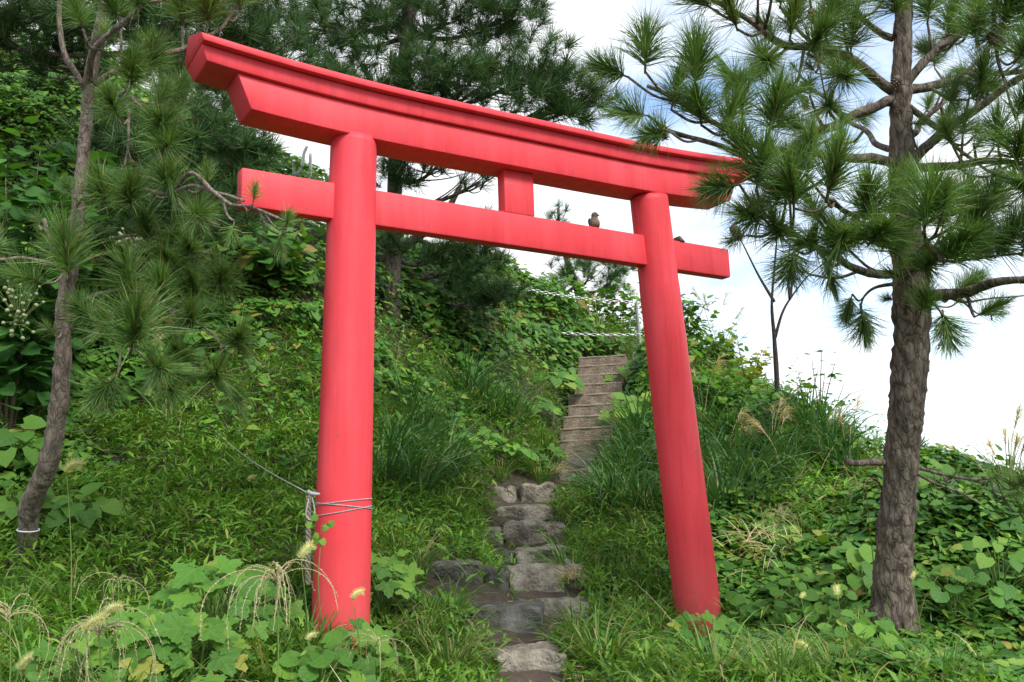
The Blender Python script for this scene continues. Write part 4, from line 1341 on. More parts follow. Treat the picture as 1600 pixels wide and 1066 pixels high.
# left pine
near_pine('pine_tree', 'slender leaning pine with forked bare twigs left of the gate',
    [(30, 900, 6.25), (42, 850, 6.2), (48, 790, 6.1), (75, 725, 6.0), (90, 650, 5.95), (98, 560, 5.9), (101, 480, 5.9), (115, 385, 5.9), (126, 290, 5.9), (134, 200, 5.9), (140, 130, 5.9), (152, 60, 5.95), (168, -10, 6.0), (180, -90, 6.1)],
    [0.056, 0.050, 0.054, 0.050, 0.046, 0.043, 0.041, 0.036, 0.033, 0.031, 0.033, 0.030, 0.027, 0.024],
    [
        ([(138, 140, 5.9), (118, 110, 5.85), (100, 70, 5.8), (88, -20, 5.8)], 0.017, 0.011),
        ([(140, 130, 5.9), (150, 80, 5.75), (180, 40, 5.65), (212, 12, 5.6), (235, -20, 5.6)], 0.018, 0.012),
        ([(148, 132, 5.9), (180, 105, 5.9), (215, 88, 5.95), (290, 72, 6.1), (340, 45, 6.2), (375, 0, 6.3)], 0.018, 0.009),
        ([(150, 146, 5.9), (195, 155, 5.8), (225, 175, 5.75), (250, 200, 5.7)], 0.014, 0.007),
        ([(150, 148, 5.9), (190, 165, 5.8), (203, 195, 5.7), (202, 230, 5.7), (196, 260, 5.7)], 0.011, 0.005),
        ([(130, 303, 5.9), (190, 297, 5.7), (265, 297, 5.4), (330, 300, 5.2), (385, 315, 5.0)], 0.014, 0.007),
        ([(268, 297, 5.4), (295, 278, 5.3), (330, 300, 5.15), (365, 320, 4.95), (400, 325, 4.8), (450, 345, 4.75)], 0.011, 0.006),
        ([(268, 297, 5.4), (285, 325, 5.4), (310, 340, 5.4), (345, 350, 5.4)], 0.010, 0.006),
        ([(102, 498, 5.9), (140, 490, 5.7), (185, 495, 5.4), (205, 520, 5.1)], 0.014, 0.008),
        ([(108, 440, 5.9), (108, 430, 5.6), (106, 424, 5.3)], 0.012, 0.008),
        ([(104, 480, 5.9), (160, 460, 5.9), (210, 455, 5.8), (260, 480, 5.8), (330, 520, 6.0), (360, 560, 6.1)], 0.014, 0.006),
        ([(112, 400, 5.9), (160, 380, 5.9), (230, 370, 6.0), (300, 400, 6.1), (350, 440, 6.2)], 0.013, 0.006),
        ([(120, 410, 5.9), (85, 385, 5.9), (72, 345, 5.9)], 0.016, 0.012),
        ([(100, 420, 5.9), (40, 400, 5.8), (0, 404, 5.7), (-60, 400, 5.7)], 0.012, 0.007),
    ],
    [
        (108, 428, 5.15, 1.15, (0, 1, .25)), (205, 545, 4.9, 1.25, (.35, .8, .5)), (206, 455, 5.5, .95, (0, .9, .4)), (252, 478, 5.5, .95, (.1, .9, .4)), (170, 500, 5.3, .9, (.2, -.3, .8)), (60, 440, 5.3, .75, (-.7, .3, .4)),
        (165, 320, 5.6, .85, (0, .8, .4)), (205, 320, 5.5, .85, (.2, .5, .6)), (250, 205, 5.7, .95, (.3, .2, .7)), (268, 225, 5.7, 1.0, (.1, -.2, .8)), (205, 130, 5.8, .85, (.2, .7, .5)), (235, 110, 5.9, .85, (.2, .8, .3)), (190, 265, 5.7, .65, (-.2, -1, .2)), (215, 260, 5.7, .65, (.2, -1, .2)),
        (270, 300, 5.5, .9, (.1, .5, .8)), (310, 330, 5.4, .75, (.2, -.2, .7)), (325, 285, 5.3, .6, (.1, .6, .5)), (396, 312, 4.75, .44, (.2, .9, .3)), (448, 352, 4.75, .50, (.2, .6, .6)), (436, 372, 4.8, .5, (.2, -1, .2)), (365, 352, 5.0, .55, (-.1, -.9, .2)),
        (285, 35, 6.2, .9, (0, .8, .4)), (325, 35, 6.2, 1.0, (.1, .7, .5)), (375, 15, 6.3, 1.0, (.2, .8, .3)), (215, 10, 5.6, .8, (.2, .6, .5)), (185, 30, 5.9, .75, (-.2, .5, .5)),
        (300, 400, 6.0, .9, (.1, .3, .7)), (330, 395, 6.1, .8, (.2, -.9, .2)), (345, 450, 6.1, .95, (.2, .4, .7)), (310, 465, 6.0, .95, (0, .6, .7)), (280, 560, 5.8, 1.0, (.2, .3, .8)), (335, 590, 5.9, 1.0, (.3, .2, .8)), (300, 510, 5.8, .9, (.2, .5, .7)), (365, 540, 6.0, .9, (.4, .4, .6)), (270, 600, 5.7, .85, (.2, -.3, .8)), (360, 610, 6.0, .85, (.4, -.4, .6)),
        (230, 380, 5.9, .9, (.1, .7, .5)), (160, 400, 5.9, .8, (.1, .6, .6)), (265, 415, 5.8, .9, (.1, .3, .8)), (180, 590, 5.1, .85, (-.3, -.5, .6)), (240, 570, 5.2, .9, (.5, -.1, .6)),
    ],
    M_BARK_B, 0.30, cones=[], fill=22, fill_size=(0.5, 0.8), rsd=9, pxlim=(-400, 335))


FAR_T = []
for s in range(5):
    r_ = np.random.default_rng(300 + s)
    n = 72
    az = r_.uniform(0, 2 * np.pi, n); an = np.radians(r_.uniform(10, 95, n))
    d = np.stack([np.sin(an) * np.cos(az), np.sin(an) * np.sin(az), np.cos(an)], -1)
    p0 = np.stack([np.zeros(n), np.zeros(n), r_.uniform(0, 0.35, n)], -1)
    p2 = p0 + d * r_.uniform(0.75, 1.1, n)[:, None]
    sd_ = np.cross(d, r_.normal(0, 1, (n, 3))); sd_ /= np.linalg.norm(sd_, axis=1)[:, None]
    w = sd_ * 0.0112
    V = np.stack([p0 - w, p0 + w, (p0 + p2) / 2 + w, p2, (p0 + p2) / 2 - w], 1).reshape(-1, 3)
    FAR_T.append((V, [np.array([[0, 1, 2, 4]]) + (np.arange(n) * 5)[:, None], np.array([[4, 2, 3]]) + (np.arange(n) * 5)[:, None]]))


def hill_pine(label, trunk, trad, blobs, seed, tuft=0.21, dens=0.85):
    """blobs: (px,py,D,rx,ry,count) foliage pads carried by a limb each"""
    r_ = np.random.default_rng(seed)
    tp = np.array([pix(*p) for p in trunk])
    base = tp[0]
    root = empty('pine_tree', base, label, 'pine tree', 'pine trees on the hillside')
    V, Fc = tube(tp - base, np.array(trad), 60, 14, 0.3, 18)
    link('trunk', make_mesh('trunk', V, Fc, M_BARK, True), root)
    tq = smooth_path(tp, 60)
    cb = Buf()
    for px, py, D, rx, ry, cnt in blobs:
        c = pix(px, py, D)
        sx, sy = rx / FPX * D * K, ry / FPX * D * K
        lower = tq[tq[:, 2] < c[2] + 0.1]
        lower = lower if len(lower) else tq[:1]
        att = lower[np.linalg.norm(lower - c, axis=1).argmin()]
        lim = np.array([att, (att + c) / 2 - np.array([0, 0, 0.12]), c])
        b_ = Buf()
        Q = smooth_path(lim, 14)
        b_.add(*tube(Q - base, [0.035, 0.012], 14, 6, 0.2, 14, path=False))
        n = int(cnt * dens)
        off = r_.normal(0, 0.5, (n, 3)) * np.array([1, 1, 1])
        ln = np.linalg.norm(off, axis=1)
        off = off / np.maximum(ln, 1)[:, None]
        loc = c + AX_R * (off[:, 0:1] * sx) + AX_U * (off[:, 1:2] * sy) + AX_F * (off[:, 2:3] * sx * 0.8)
        for q_ in loc[:: max(1, n // 7)]:
            i = int(r_.integers(6, 14))
            b_.add(*tube(np.array([Q[i], (Q[i] + q_) / 2 - np.array([0, 0, .03]), q_]) - base, [0.010, 0.005], 6, 5))
        link('limb', b_.mesh('limb', M_BARK, True), root)
        dirs = (loc - att) / (np.linalg.norm(loc - att, axis=1)[:, None] + 1e-6) * 0.5 + np.array([0, 0, 0.6]) + r_.normal(0, 0.35, (n, 3))
        M = frames(dirs, r_.normal(0, 1, (n, 3)))
        which = r_.integers(0, 5, n)
        for k in range(5):
            s_ = which == k
            if s_.any():
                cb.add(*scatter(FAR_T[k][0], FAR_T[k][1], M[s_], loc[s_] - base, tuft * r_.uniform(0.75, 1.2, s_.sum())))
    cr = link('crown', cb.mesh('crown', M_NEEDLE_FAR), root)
    cr['kind'] = 'stuff'
    return root


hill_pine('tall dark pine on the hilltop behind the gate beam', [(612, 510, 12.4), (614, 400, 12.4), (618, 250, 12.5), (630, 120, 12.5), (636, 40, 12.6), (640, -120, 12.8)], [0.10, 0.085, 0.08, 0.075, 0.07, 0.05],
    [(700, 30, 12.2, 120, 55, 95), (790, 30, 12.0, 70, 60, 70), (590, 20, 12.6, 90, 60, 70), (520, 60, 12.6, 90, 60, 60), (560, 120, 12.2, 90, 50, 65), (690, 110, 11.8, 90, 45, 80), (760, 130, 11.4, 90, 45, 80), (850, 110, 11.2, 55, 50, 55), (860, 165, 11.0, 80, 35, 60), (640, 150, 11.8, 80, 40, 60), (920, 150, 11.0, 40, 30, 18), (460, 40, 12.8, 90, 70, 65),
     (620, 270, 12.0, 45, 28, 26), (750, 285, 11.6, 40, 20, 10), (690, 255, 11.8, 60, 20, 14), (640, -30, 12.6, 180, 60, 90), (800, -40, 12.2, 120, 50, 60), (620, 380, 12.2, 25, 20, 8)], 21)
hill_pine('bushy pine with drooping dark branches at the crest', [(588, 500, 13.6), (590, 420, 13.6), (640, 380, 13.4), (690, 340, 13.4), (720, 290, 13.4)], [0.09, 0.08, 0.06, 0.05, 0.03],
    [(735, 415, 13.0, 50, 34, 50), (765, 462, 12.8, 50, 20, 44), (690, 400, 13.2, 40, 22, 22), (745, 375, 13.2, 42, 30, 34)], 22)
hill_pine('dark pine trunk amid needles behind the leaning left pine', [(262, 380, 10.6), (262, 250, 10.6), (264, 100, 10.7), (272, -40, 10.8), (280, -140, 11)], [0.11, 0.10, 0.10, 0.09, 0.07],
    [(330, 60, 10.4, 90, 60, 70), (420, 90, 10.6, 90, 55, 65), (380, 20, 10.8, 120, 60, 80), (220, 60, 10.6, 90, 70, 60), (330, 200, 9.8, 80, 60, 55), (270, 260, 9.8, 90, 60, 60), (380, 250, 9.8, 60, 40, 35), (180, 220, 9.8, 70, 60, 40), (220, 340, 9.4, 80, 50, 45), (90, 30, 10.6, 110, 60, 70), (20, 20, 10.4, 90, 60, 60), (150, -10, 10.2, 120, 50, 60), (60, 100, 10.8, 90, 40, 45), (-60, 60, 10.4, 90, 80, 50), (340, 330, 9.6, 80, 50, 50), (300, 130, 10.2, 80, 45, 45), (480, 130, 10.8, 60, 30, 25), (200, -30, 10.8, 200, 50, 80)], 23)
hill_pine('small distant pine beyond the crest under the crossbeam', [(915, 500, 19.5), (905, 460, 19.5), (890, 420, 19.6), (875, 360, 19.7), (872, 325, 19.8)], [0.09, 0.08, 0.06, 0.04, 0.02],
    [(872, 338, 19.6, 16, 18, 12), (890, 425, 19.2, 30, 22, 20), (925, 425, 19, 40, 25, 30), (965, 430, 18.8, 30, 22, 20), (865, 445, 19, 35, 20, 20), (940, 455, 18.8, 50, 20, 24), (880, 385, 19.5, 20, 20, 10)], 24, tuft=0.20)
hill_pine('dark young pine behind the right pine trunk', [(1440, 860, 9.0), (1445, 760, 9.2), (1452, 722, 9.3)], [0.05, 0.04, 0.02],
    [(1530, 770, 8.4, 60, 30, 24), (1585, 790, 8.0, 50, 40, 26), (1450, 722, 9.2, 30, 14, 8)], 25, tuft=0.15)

# ------------------------------------------------------------------ shrubs, saplings and leafy plants
def leafy_shrub(name, label, cat, p, h, spread, n, size, mat, seed, group=None, lean=(0, 0), shape=None, stems=5):
    """woody twigs from one foot, a crown of separate leaves round their upper parts"""
    r_ = np.random.default_rng(seed)
    base = on_ground(np.asarray(p), 0.03)
    root = empty(name, base, label, cat, group)
    b_ = Buf()
    tips = []
    for k in range(stems):
        a = r_.uniform(0, 2 * np.pi)
        tipp = np.array([math.cos(a) * spread * r_.uniform(0.3, 1) + lean[0] * h, math.sin(a) * spread * r_.uniform(0.3, 1) + lean[1] * h, h * r_.uniform(0.65, 1.0)])
        Q = smooth_path(np.array([[0, 0, 0], tipp * np.array([0.35, 0.35, 0.5]), tipp]), 12)
        b_.add(*tube(Q, [0.009, 0.003], 12, 5, path=False))
        tips.append(Q)
    link('stem', b_.mesh('stem', M_TWIG, True), root)
    tips = np.array(tips)
    k = r_.integers(0, stems, n); t_ = r_.integers(3, 12, n)
    loc = tips[k, t_] + r_.normal(0, 0.30, (n, 3)) * spread * np.array([1, 1, 0.7])
    loc[:, 2] = np.abs(loc[:, 2])
    nr = np.array([0, 0, 0.8]) + np.array(SUN_DIR) * 0.4 + r_.normal(0, 0.45, (n, 3))
    tp_ = (loc - np.array([0, 0, h * 0.5])) * np.array([1, 1, 0.3]) + r_.normal(0, 0.2, (n, 3))
    tv, tf = shape if shape else (HEART_V, HEART_F)
    V, Fc = scatter(tv, tf, frames(nr, tp_), loc, size * r_.uniform(0.6, 1.2, n))
    c_ = link('crown', make_mesh('crown', V, Fc, mat, True), root)
    c_['kind'] = 'stuff'
    return root


LS = leafy_shrub
GS = 'shrubs along the ridge'
M_DARKLEAF = leaf_mat('dark_leaf', [(0.0, (0.026, 0.090, 0.020)), (0.6, (0.045, 0.130, 0.028)), (1.0, (0.075, 0.185, 0.036))], 0.35)
LS('shrub', 'rounded dark shrub showing just right of the right pillar on the ridge', 'shrub', pix(1078, 560, 14), 0.75, 0.32, 260, 0.085, M_VINE, 401, GS)
LS('shrub', 'low bushy shrub on the ridge slope left of the yellowing plant', 'shrub', pix(1130, 590, 13), 0.55, 0.35, 240, 0.08, M_VINE, 402, GS)
LS('shrub', 'leafy shrub against the sky left of the pine trunk', 'shrub', pix(1285, 700, 10.6), 0.85, 0.30, 90, 0.075, M_BROAD, 403, GS, stems=6)
LS('shrub', 'dense shrub on the ridge end below the leafy shrub', 'shrub', pix(1330, 740, 9.8), 0.35, 0.35, 240, 0.08, M_VINE, 404, GS)
LS('shrub', 'low shrub against the sky right of the pine trunk', 'shrub', pix(1475, 790, 9), 0.42, 0.36, 230, 0.07, M_VINE, 405, GS)
LS('shrub', 'dark shrub at the right edge under the tall grass', 'shrub', pix(1590, 830, 8.2), 0.42, 0.32, 230, 0.08, M_VINE, 406, GS)
LS('shrub', 'dense bush on the crest behind the steel chain post', 'shrub', pix(970, 540, 17.5), 0.85, 0.55, 420, 0.10, M_VINE, 407, GS)
LS('shrub', 'bright bush on the crest under the upper chain', 'shrub', pix(890, 520, 17.5), 0.55, 0.60, 340, 0.10, M_BROAD, 408, GS)
LS('shrub', 'sunlit sprig shrub at the left end of the chain', 'shrub', pix(790, 480, 15.8), 0.60, 0.28, 110, 0.09, M_LIME, 409, GS)
LS('broadleaf_tree', 'dark leafy young tree filling the far left edge behind the slender pine', 'tree', pix(30, 420, 8.6), 2.6, 0.62, 1100, 0.135, M_DARKLEAF, 410, None, stems=12)
LS('shrub', 'leafy climber bush between the two left pine trunks', 'shrub', pix(180, 400, 10.2), 1.0, 0.6, 420, 0.11, M_VINE, 411, GS, stems=8)
LS('shrub', 'large leaved climber beside the left pillar below the crossbeam', 'shrub', pix(440, 470, 11.3), 0.7, 0.6, 300, 0.15, M_VINE, 412, GS, stems=8)
LS('sapling', 'yellowing sapling with a clump of drooping leaves on the ridge', 'sapling', pix(1172, 660, 11.2), 0.95, 0.20, 80, 0.11, M_YELLOW, 413, None, lean=(0.12, 0.02), shape=LOBED[0], stems=3)
LS('shrub', 'leafy bank bush right of the right pillar at mid height', 'shrub', pix(1130, 690, 11), 0.6, 0.45, 300, 0.09, M_BROAD, 414, GS)

# bare forked sapling against the sky
sp = [pix(1216, 690, 10.6), pix(1214, 600, 10.6), pix(1210, 530, 10.6)]
sb = sp[0]
root = empty('sapling', sb, 'bare dark forked sapling against the white sky', 'sapling')
V, Fc = tube(np.array(sp + [pix(1206, 480, 10.6), pix(1209, 430, 10.6), pix(1218, 330, 10.6)]) - sb, [0.030, 0.026, 0.022, 0.013, 0.010, 0.005], 40, 8, 0.15, 20)
link('trunk', make_mesh('trunk', V, Fc, M_DARKTWIG, True), root)
for br in ([(1211, 528, 10.6), (1222, 490, 10.6), (1236, 465, 10.6), (1262, 432, 10.6), (1290, 410, 10.6)], [(1234, 468, 10.6), (1240, 430, 10.6), (1250, 380, 10.5)], [(1234, 466, 10.6), (1231, 425, 10.6), (1236, 360, 10.7)], [(1210, 472, 10.6), (1185, 430, 10.6), (1160, 380, 10.5), (1150, 362, 10.5)]):
    V, Fc = tube(np.array([pix(*q_) for q_ in br]) - sb, [0.016, 0.009, 0.005], 20, 6)
    link('branch', make_mesh('branch', V, Fc, M_DARKTWIG, True), root)

def veined(base, name):
    mt = base.copy(); mt.name = name
    N, L = mt.node_tree.nodes, mt.node_tree.links
    tc = N.new('ShaderNodeTexCoord'); sp_ = N.new('ShaderNodeSeparateXYZ')
    L.new(tc.outputs['Object'], sp_.inputs[0])

    def mth(op, a, b_=None):
        n_ = N.new('ShaderNodeMath'); n_.operation = op
        for k_, v_ in enumerate((a, b_)):
            if v_ is None:
                continue
            if isinstance(v_, (int, float)):
                n_.inputs[k_].default_value = v_
            else:
                L.new(v_, n_.inputs[k_])
        return n_.outputs[0]
    ay = mth('ABSOLUTE', sp_.outputs['Y'])
    ph = mth('SINE', mth('MULTIPLY', mth('SUBTRACT', sp_.outputs['X'], mth('MULTIPLY', ay, 0.75)), 24.0))
    side = mth('GREATER_THAN', ph, 0.965)
    midr = mth('LESS_THAN', ay, 0.012)
    vein = mth('MAXIMUM', side, midr)
    pr = next(n_ for n_ in N if n_.type == 'BSDF_PRINCIPLED')
    src = pr.inputs['Base Color'].links[0].from_socket
    mx_ = N.new('ShaderNodeMixRGB'); mx_.blend_type = 'MIX'
    L.new(mth('MULTIPLY', vein, 0.22), mx_.inputs['Fac']); L.new(src, mx_.inputs['Color1'])
    mx_.inputs['Color2'].default_value = (0.24, 0.36, 0.13, 1)
    L.new(mx_.outputs[0], pr.inputs['Base Color'])
    bp = next(n_ for n_ in N if n_.type == 'BUMP')
    b2 = N.new('ShaderNodeBump'); b2.inputs['Strength'].default_value = 0.12; b2.inputs['Distance'].default_value = 0.004
    L.new(ph, b2.inputs['Height']); L.new(bp.outputs['Normal'], b2.inputs['Normal']); L.new(b2.outputs['Normal'], pr.inputs['Normal'])
    return mt


M_BROAD_V = veined(M_BROAD, 'veined_broad_leaf')
M_LIME_V = veined(M_LIME, 'veined_lime_leaf')
LEAF_ME = {}
for nm, shp, mt in (('lobed', LOBED, M_BROAD_V), ('round', ROUND, M_BROAD_V), ('lime', LOBED[:1] + ROUND, M_LIME_V), ('heart', [(HEART_V, HEART_F)], M_BROAD_V)):
    LEAF_ME[nm] = [make_mesh('leaf', s_[0], s_[1], mt, True) for s_ in shp]


def leaf_plant(name, label, p, kind, n, h, spread, size, seed, group, sink=0.02):
    r_ = random.Random(seed)
    base = on_ground(np.asarray(p), sink)
    root = empty(name, base, label, 'plant', group)
    b_ = Buf()
    for i in range(n):
        a = i * 2.39996 + r_.uniform(-0.4, 0.4)
        t_ = (i + 0.5) / n
        rr = spread * math.sqrt(t_) * r_.uniform(0.75, 1.1)
        hz = h * (1 - 0.55 * t_) * r_.uniform(0.8, 1.1)
        e = np.array([rr * math.cos(a), rr * math.sin(a), hz])
        b_.add(*tube(np.array([[0.01 * math.cos(a), 0.01 * math.sin(a), 0], e * np.array([0.35, 0.35, 0.65]), e]), [0.004, 0.0025], 7, 4))
        o_ = link('leaf', LEAF_ME[kind][r_.randrange(len(LEAF_ME[kind]))], root)
        sc = size * r_.uniform(0.6, 1.15)
        nv = Vector((math.cos(a) * 0.5 * t_ - 0.15 + r_.gauss(0, 0.26), math.sin(a) * 0.5 * t_ - 0.62 + r_.gauss(0, 0.26), 1)).normalized()
        xv = Vector((math.cos(a), math.sin(a), -0.2 + r_.gauss(0, 0.2)))
        xv = (xv - nv * xv.dot(nv)).normalized()
        yv = nv.cross(xv)
        mm = Matrix(((xv.x, yv.x, nv.x), (xv.y, yv.y, nv.y), (xv.z, yv.z, nv.z)))
        o_.rotation_mode = 'QUATERNION'
        o_.rotation_quaternion = mm.to_quaternion()
        o_.location = [float(q_) for q_ in e]
        o_.scale = (sc,) * 3
    link('stalks', b_.mesh('stalks', M_STEM, True), root)
    return root


GP = 'broad leaved plants in the foreground'
for i, (px, py, D, kd, n, h, sprd, sz, lab) in enumerate([
    (330, 960, 4.9, 'lobed', 26, 0.34, 0.24, 0.155, 'large lobed leaf plant below the dark grass left of the left pillar'),
    (255, 985, 4.5, 'lobed', 24, 0.26, 0.22, 0.145, 'lobed leaf plant beside the pale drooping seed grass at lower left'),
    (310, 1020, 4.4, 'lobed', 20, 0.22, 0.20, 0.14, 'lobed leaf plant at the bottom edge left of the red pillar'),
    (370, 900, 5.5, 'lobed', 22, 0.26, 0.24, 0.13, 'bright lobed leaf plant in the grass further up the left slope'),
    (120, 1010, 4.2, 'lobed', 14, 0.16, 0.18, 0.12, 'low lobed plant in the lower left corner behind foxtails'),
    (600, 985, 5.9, 'lobed', 22, 0.30, 0.18, 0.135, 'lobed leaf plant against the right foot of the left pillar'),
    (560, 1050, 4.9, 'lobed', 18, 0.16, 0.18, 0.12, 'lobed leaf plant in front of the left pillar foot'),
    (500, 1060, 4.5, 'round', 16, 0.14, 0.16, 0.10, 'small round leaf plant at the bottom edge by the left pillar'),
    (1100, 1035, 5.9, 'lobed', 20, 0.16, 0.20, 0.11, 'low lobed plant in front of the right pillar foot'),
    (1160, 920, 7.0, 'round', 26, 0.30, 0.26, 0.125, 'round leaf plant right of the right pillar foot'),
    (1240, 900, 7.0, 'round', 24, 0.40, 0.22, 0.125, 'tall round leaf plant under the straw tangle'),
    (1290, 945, 6.6, 'round', 26, 0.30, 0.26, 0.13, 'round leaf plant midway between the right pillar and pine trunk'),
    (1345, 880, 6.9, 'heart', 26, 0.42, 0.25, 0.14, 'heart leaf plant touching the left of the pine trunk'),
    (1350, 985, 5.9, 'round', 24, 0.24, 0.24, 0.12, 'round leaf plant at the foot of the right pine'),
    (1490, 940, 6.2, 'round', 26, 0.34, 0.28, 0.13, 'round leaf plant right of the pine trunk foot'),
    (1560, 900, 6.4, 'heart', 28, 0.42, 0.30, 0.13, 'dark heart leaf plant by the right photo edge'),
    (1500, 1050, 4.9, 'round', 20, 0.18, 0.24, 0.11, 'round leaf plant in the lower right corner'),
    (1470, 850, 7.6, 'heart', 28, 0.46, 0.30, 0.14, 'heart leaf plant on the shaded slope behind the pine trunk'),
    (985, 640, 12.7, 'lime', 30, 0.45, 0.36, 0.17, 'lime green broad leaf plant right of the middle concrete steps'),
    (1005, 690, 11.8, 'lime', 28, 0.45, 0.34, 0.16, 'lime green broad leaf plant right of the lowest concrete steps'),
    (985, 600, 14.2, 'lime', 24, 0.40, 0.30, 0.17, 'lime green broad leaf plant at the foot of the steel post'),
    (865, 625, 13.4, 'heart', 28, 0.40, 0.36, 0.15, 'leafy plant overhanging the left side of the concrete steps'),
    (835, 660, 12.4, 'lobed', 24, 0.28, 0.30, 0.14, 'lobed plant left of the lowest concrete steps'),
    (745, 680, 10.4, 'lobed', 26, 0.30, 0.34, 0.13, 'rounded leafy clump in the grass between the gate pillars'),
    (800, 722, 10.6, 'heart', 26, 0.26, 0.26, 0.10, 'low leafy plant just above the brownish flat stone'),
    (855, 725, 11.0, 'lobed', 22, 0.22, 0.22, 0.10, 'bright little plant left of the straw clump by the upper steps'),
    (690, 980, 6.2, 'round', 14, 0.14, 0.15, 0.08, 'small round leaf plant left of the dark stone step'),
    (30, 820, 6.6, 'heart', 24, 0.40, 0.26, 0.13, 'heart leaf plant left of the slender pine foot'),
    (120, 790, 6.7, 'heart', 24, 0.34, 0.24, 0.13, 'heart leaf plant right of the slender pine foot'),
    (25, 720, 7.6, 'heart', 28, 0.46, 0.34, 0.14, 'heart leaf plant at the left edge behind the slender pine'),
]):
    if i < 9:
        h, sprd, n = h + 0.13, sprd * 1.15, int(n * 1.3)
    elif px > 1150:
        sz, n = sz * 0.78, int(n * 1.3)
    leaf_plant('leafy_plant', lab, pix(px, py, D), kd, n, h, sprd, sz, 500 + i, GP)

# ------------------------------------------------------------------ grass tussocks
def tussock_mesh(seed, n, L, wide, spread):
    r0 = np.random.default_rng(seed)
    a = r0.uniform(0, 2 * np.pi, n)
    rb = spread * np.sqrt(r0.random(n))
    base = np.stack([rb * np.cos(a), rb * np.sin(a), np.full(n, -0.03)], -1)
    V, Fc = blades(base, a + r0.normal(0, 0.5, n), L * r0.uniform(0.55, 1.1, n), r0.uniform(0.9, 1.5, n), r0.uniform(1.0, 2.6, n), wide * r0.uniform(0.7, 1.2, n), 6, twist=r0.normal(0, 0.3, n))
    return V, Fc


TUS = [make_mesh('grass_tussock', *tussock_mesh(700 + s, 150, 0.60, 0.011, 0.07), M_TUSS, True) for s in range(4)]
TUSG = [make_mesh('grass_tussock', *tussock_mesh(720 + s, 110, 0.50, 0.010, 0.08), M_GRASS, True) for s in range(3)]
rt = random.Random(12)
TUSSOCKS = [
    ('dark tussocks beside the upper path', TUS, [
        (990, 748, 10.4, 'dark tussock right beside the upper stone step with straw'), (985, 770, 10.0, 'dark tussock right of the twin lumped boulder'), (1010, 730, 10.8, 'dark tussock left of the right pillar at middle height'),
        (960, 805, 9.4, 'dark tussock right of the long straight edged step'), (1035, 760, 9.9, 'dark tussock touching the left edge of the right pillar'), (1000, 800, 9.2, 'dark tussock on the bank above the tilted step'), (1000, 702, 11.4, 'dark tussock right of the lowest concrete step')]),
    ('dark tussocks behind the right pillar', TUS, [
        (1110, 740, 9.8, 'dark tussock close behind the right pillar'), (1140, 700, 10.4, 'dark tussock under the yellowing sapling'), (1165, 770, 9.2, 'dark tussock above the straw tangle'), (1130, 800, 8.8, 'dark tussock left of the straw tangle'),
        (1200, 730, 9.8, 'dark tussock at the foot of the bare forked sapling'), (1265, 700, 10.2, 'bluish tussock on the ridge left of the leafy shrub'), (1290, 720, 9.8, 'bluish tussock on the ridge under the leafy shrub')]),
    ('tussocks between the pillars left of the path', TUS, [
        (620, 740, 9.0, 'arching tussock right of the left pillar above the cord'), (650, 770, 8.6, 'arching tussock in the slope left of the row of three stones'), (690, 740, 9.3, 'arching tussock left of the brownish flat stone'), (600, 790, 8.4, 'arching tussock touching the right edge of the left pillar'),
        (660, 690, 9.9, 'arching tussock below the vine covered bank foot'), (760, 640, 11.3, 'arching tussock midway between pillar and concrete stairs'), (800, 660, 11.4, 'arching tussock left of the lowest concrete steps'), (730, 620, 11.4, 'arching tussock on the upper edge of the grass slope'), (640, 650, 10.2, 'arching tussock at the foot of the bank right of left pillar')]),
    ('tussocks along the lower path', TUSG, [
        (930, 900, 7.5, 'green tussock right of the rounded step stone'), (950, 960, 6.6, 'green tussock overhanging the low tan step'), (985, 880, 7.7, 'green tussock left of the right pillar above the low tan step'), (905, 1010, 6.0, 'green tussock right of the lowest stone step'), (940, 1040, 5.6, 'green tussock at the bottom edge right of the lowest step'), (1010, 960, 6.8, 'green tussock left of the right pillar foot'),
        (640, 925, 6.7, 'green tussock left of the dark half sunk slab'), (700, 1000, 6.1, 'green tussock left of the dark bluish stone'), (660, 1010, 5.7, 'green tussock between left pillar foot and lowest step'), (700, 1050, 5.3, 'green tussock at the bottom edge left of the lowest step'), (890, 895, 7.6, 'small green tussock above the low tan step'), (1030, 890, 7.7, 'green tussock brushing the right pillar low down'),
        (782, 742, 10.35, 'green tussock at the left end of the brownish flat stone'), (815, 722, 10.75, 'green tussock above the brownish flat stone and boulder'), (850, 712, 11.2, 'green tussock left of the grey stone below the concrete stairs'), (845, 735, 10.6, 'small green tussock just above the twin lumped boulder')]),
    ('tussocks in the right foreground', TUSG, [
        (1180, 1030, 5.5, 'loose tussock in front of the round leaves right of the right pillar'), (1250, 1000, 5.9, 'loose tussock below the small green foxtail'), (1310, 1050, 5.0, 'loose tussock at the bottom edge below the pine trunk left side'), (1400, 1040, 5.1, 'loose tussock straight below the right pine trunk'),
        (1220, 1070, 4.9, 'loose tussock at the bottom edge under the hanging foxtail'), (1120, 1070, 5.2, 'loose tussock at the bottom edge below the right pillar'), (1470, 1075, 4.7, 'loose tussock in the lower right corner'), (1340, 1010, 5.7, 'loose tussock between foxtail and right pine foot')]),
    ('tussocks in the left foreground', TUSG, [
        (60, 1050, 4.3, 'loose tussock beside the small corner foxtail'), (180, 1060, 4.2, 'loose tussock below the paired foxtails'), (430, 1030, 4.7, 'loose tussock under the big drooping seed grass'), (480, 990, 5.2, 'loose tussock left of the left pillar foot'),
        (20, 980, 4.9, 'loose tussock behind the seed grass cut by the left edge'), (110, 940, 5.5, 'loose tussock below the slender pine foot'), (240, 1070, 4.1, 'loose tussock at the bottom edge under the lobed leaves')]),
]
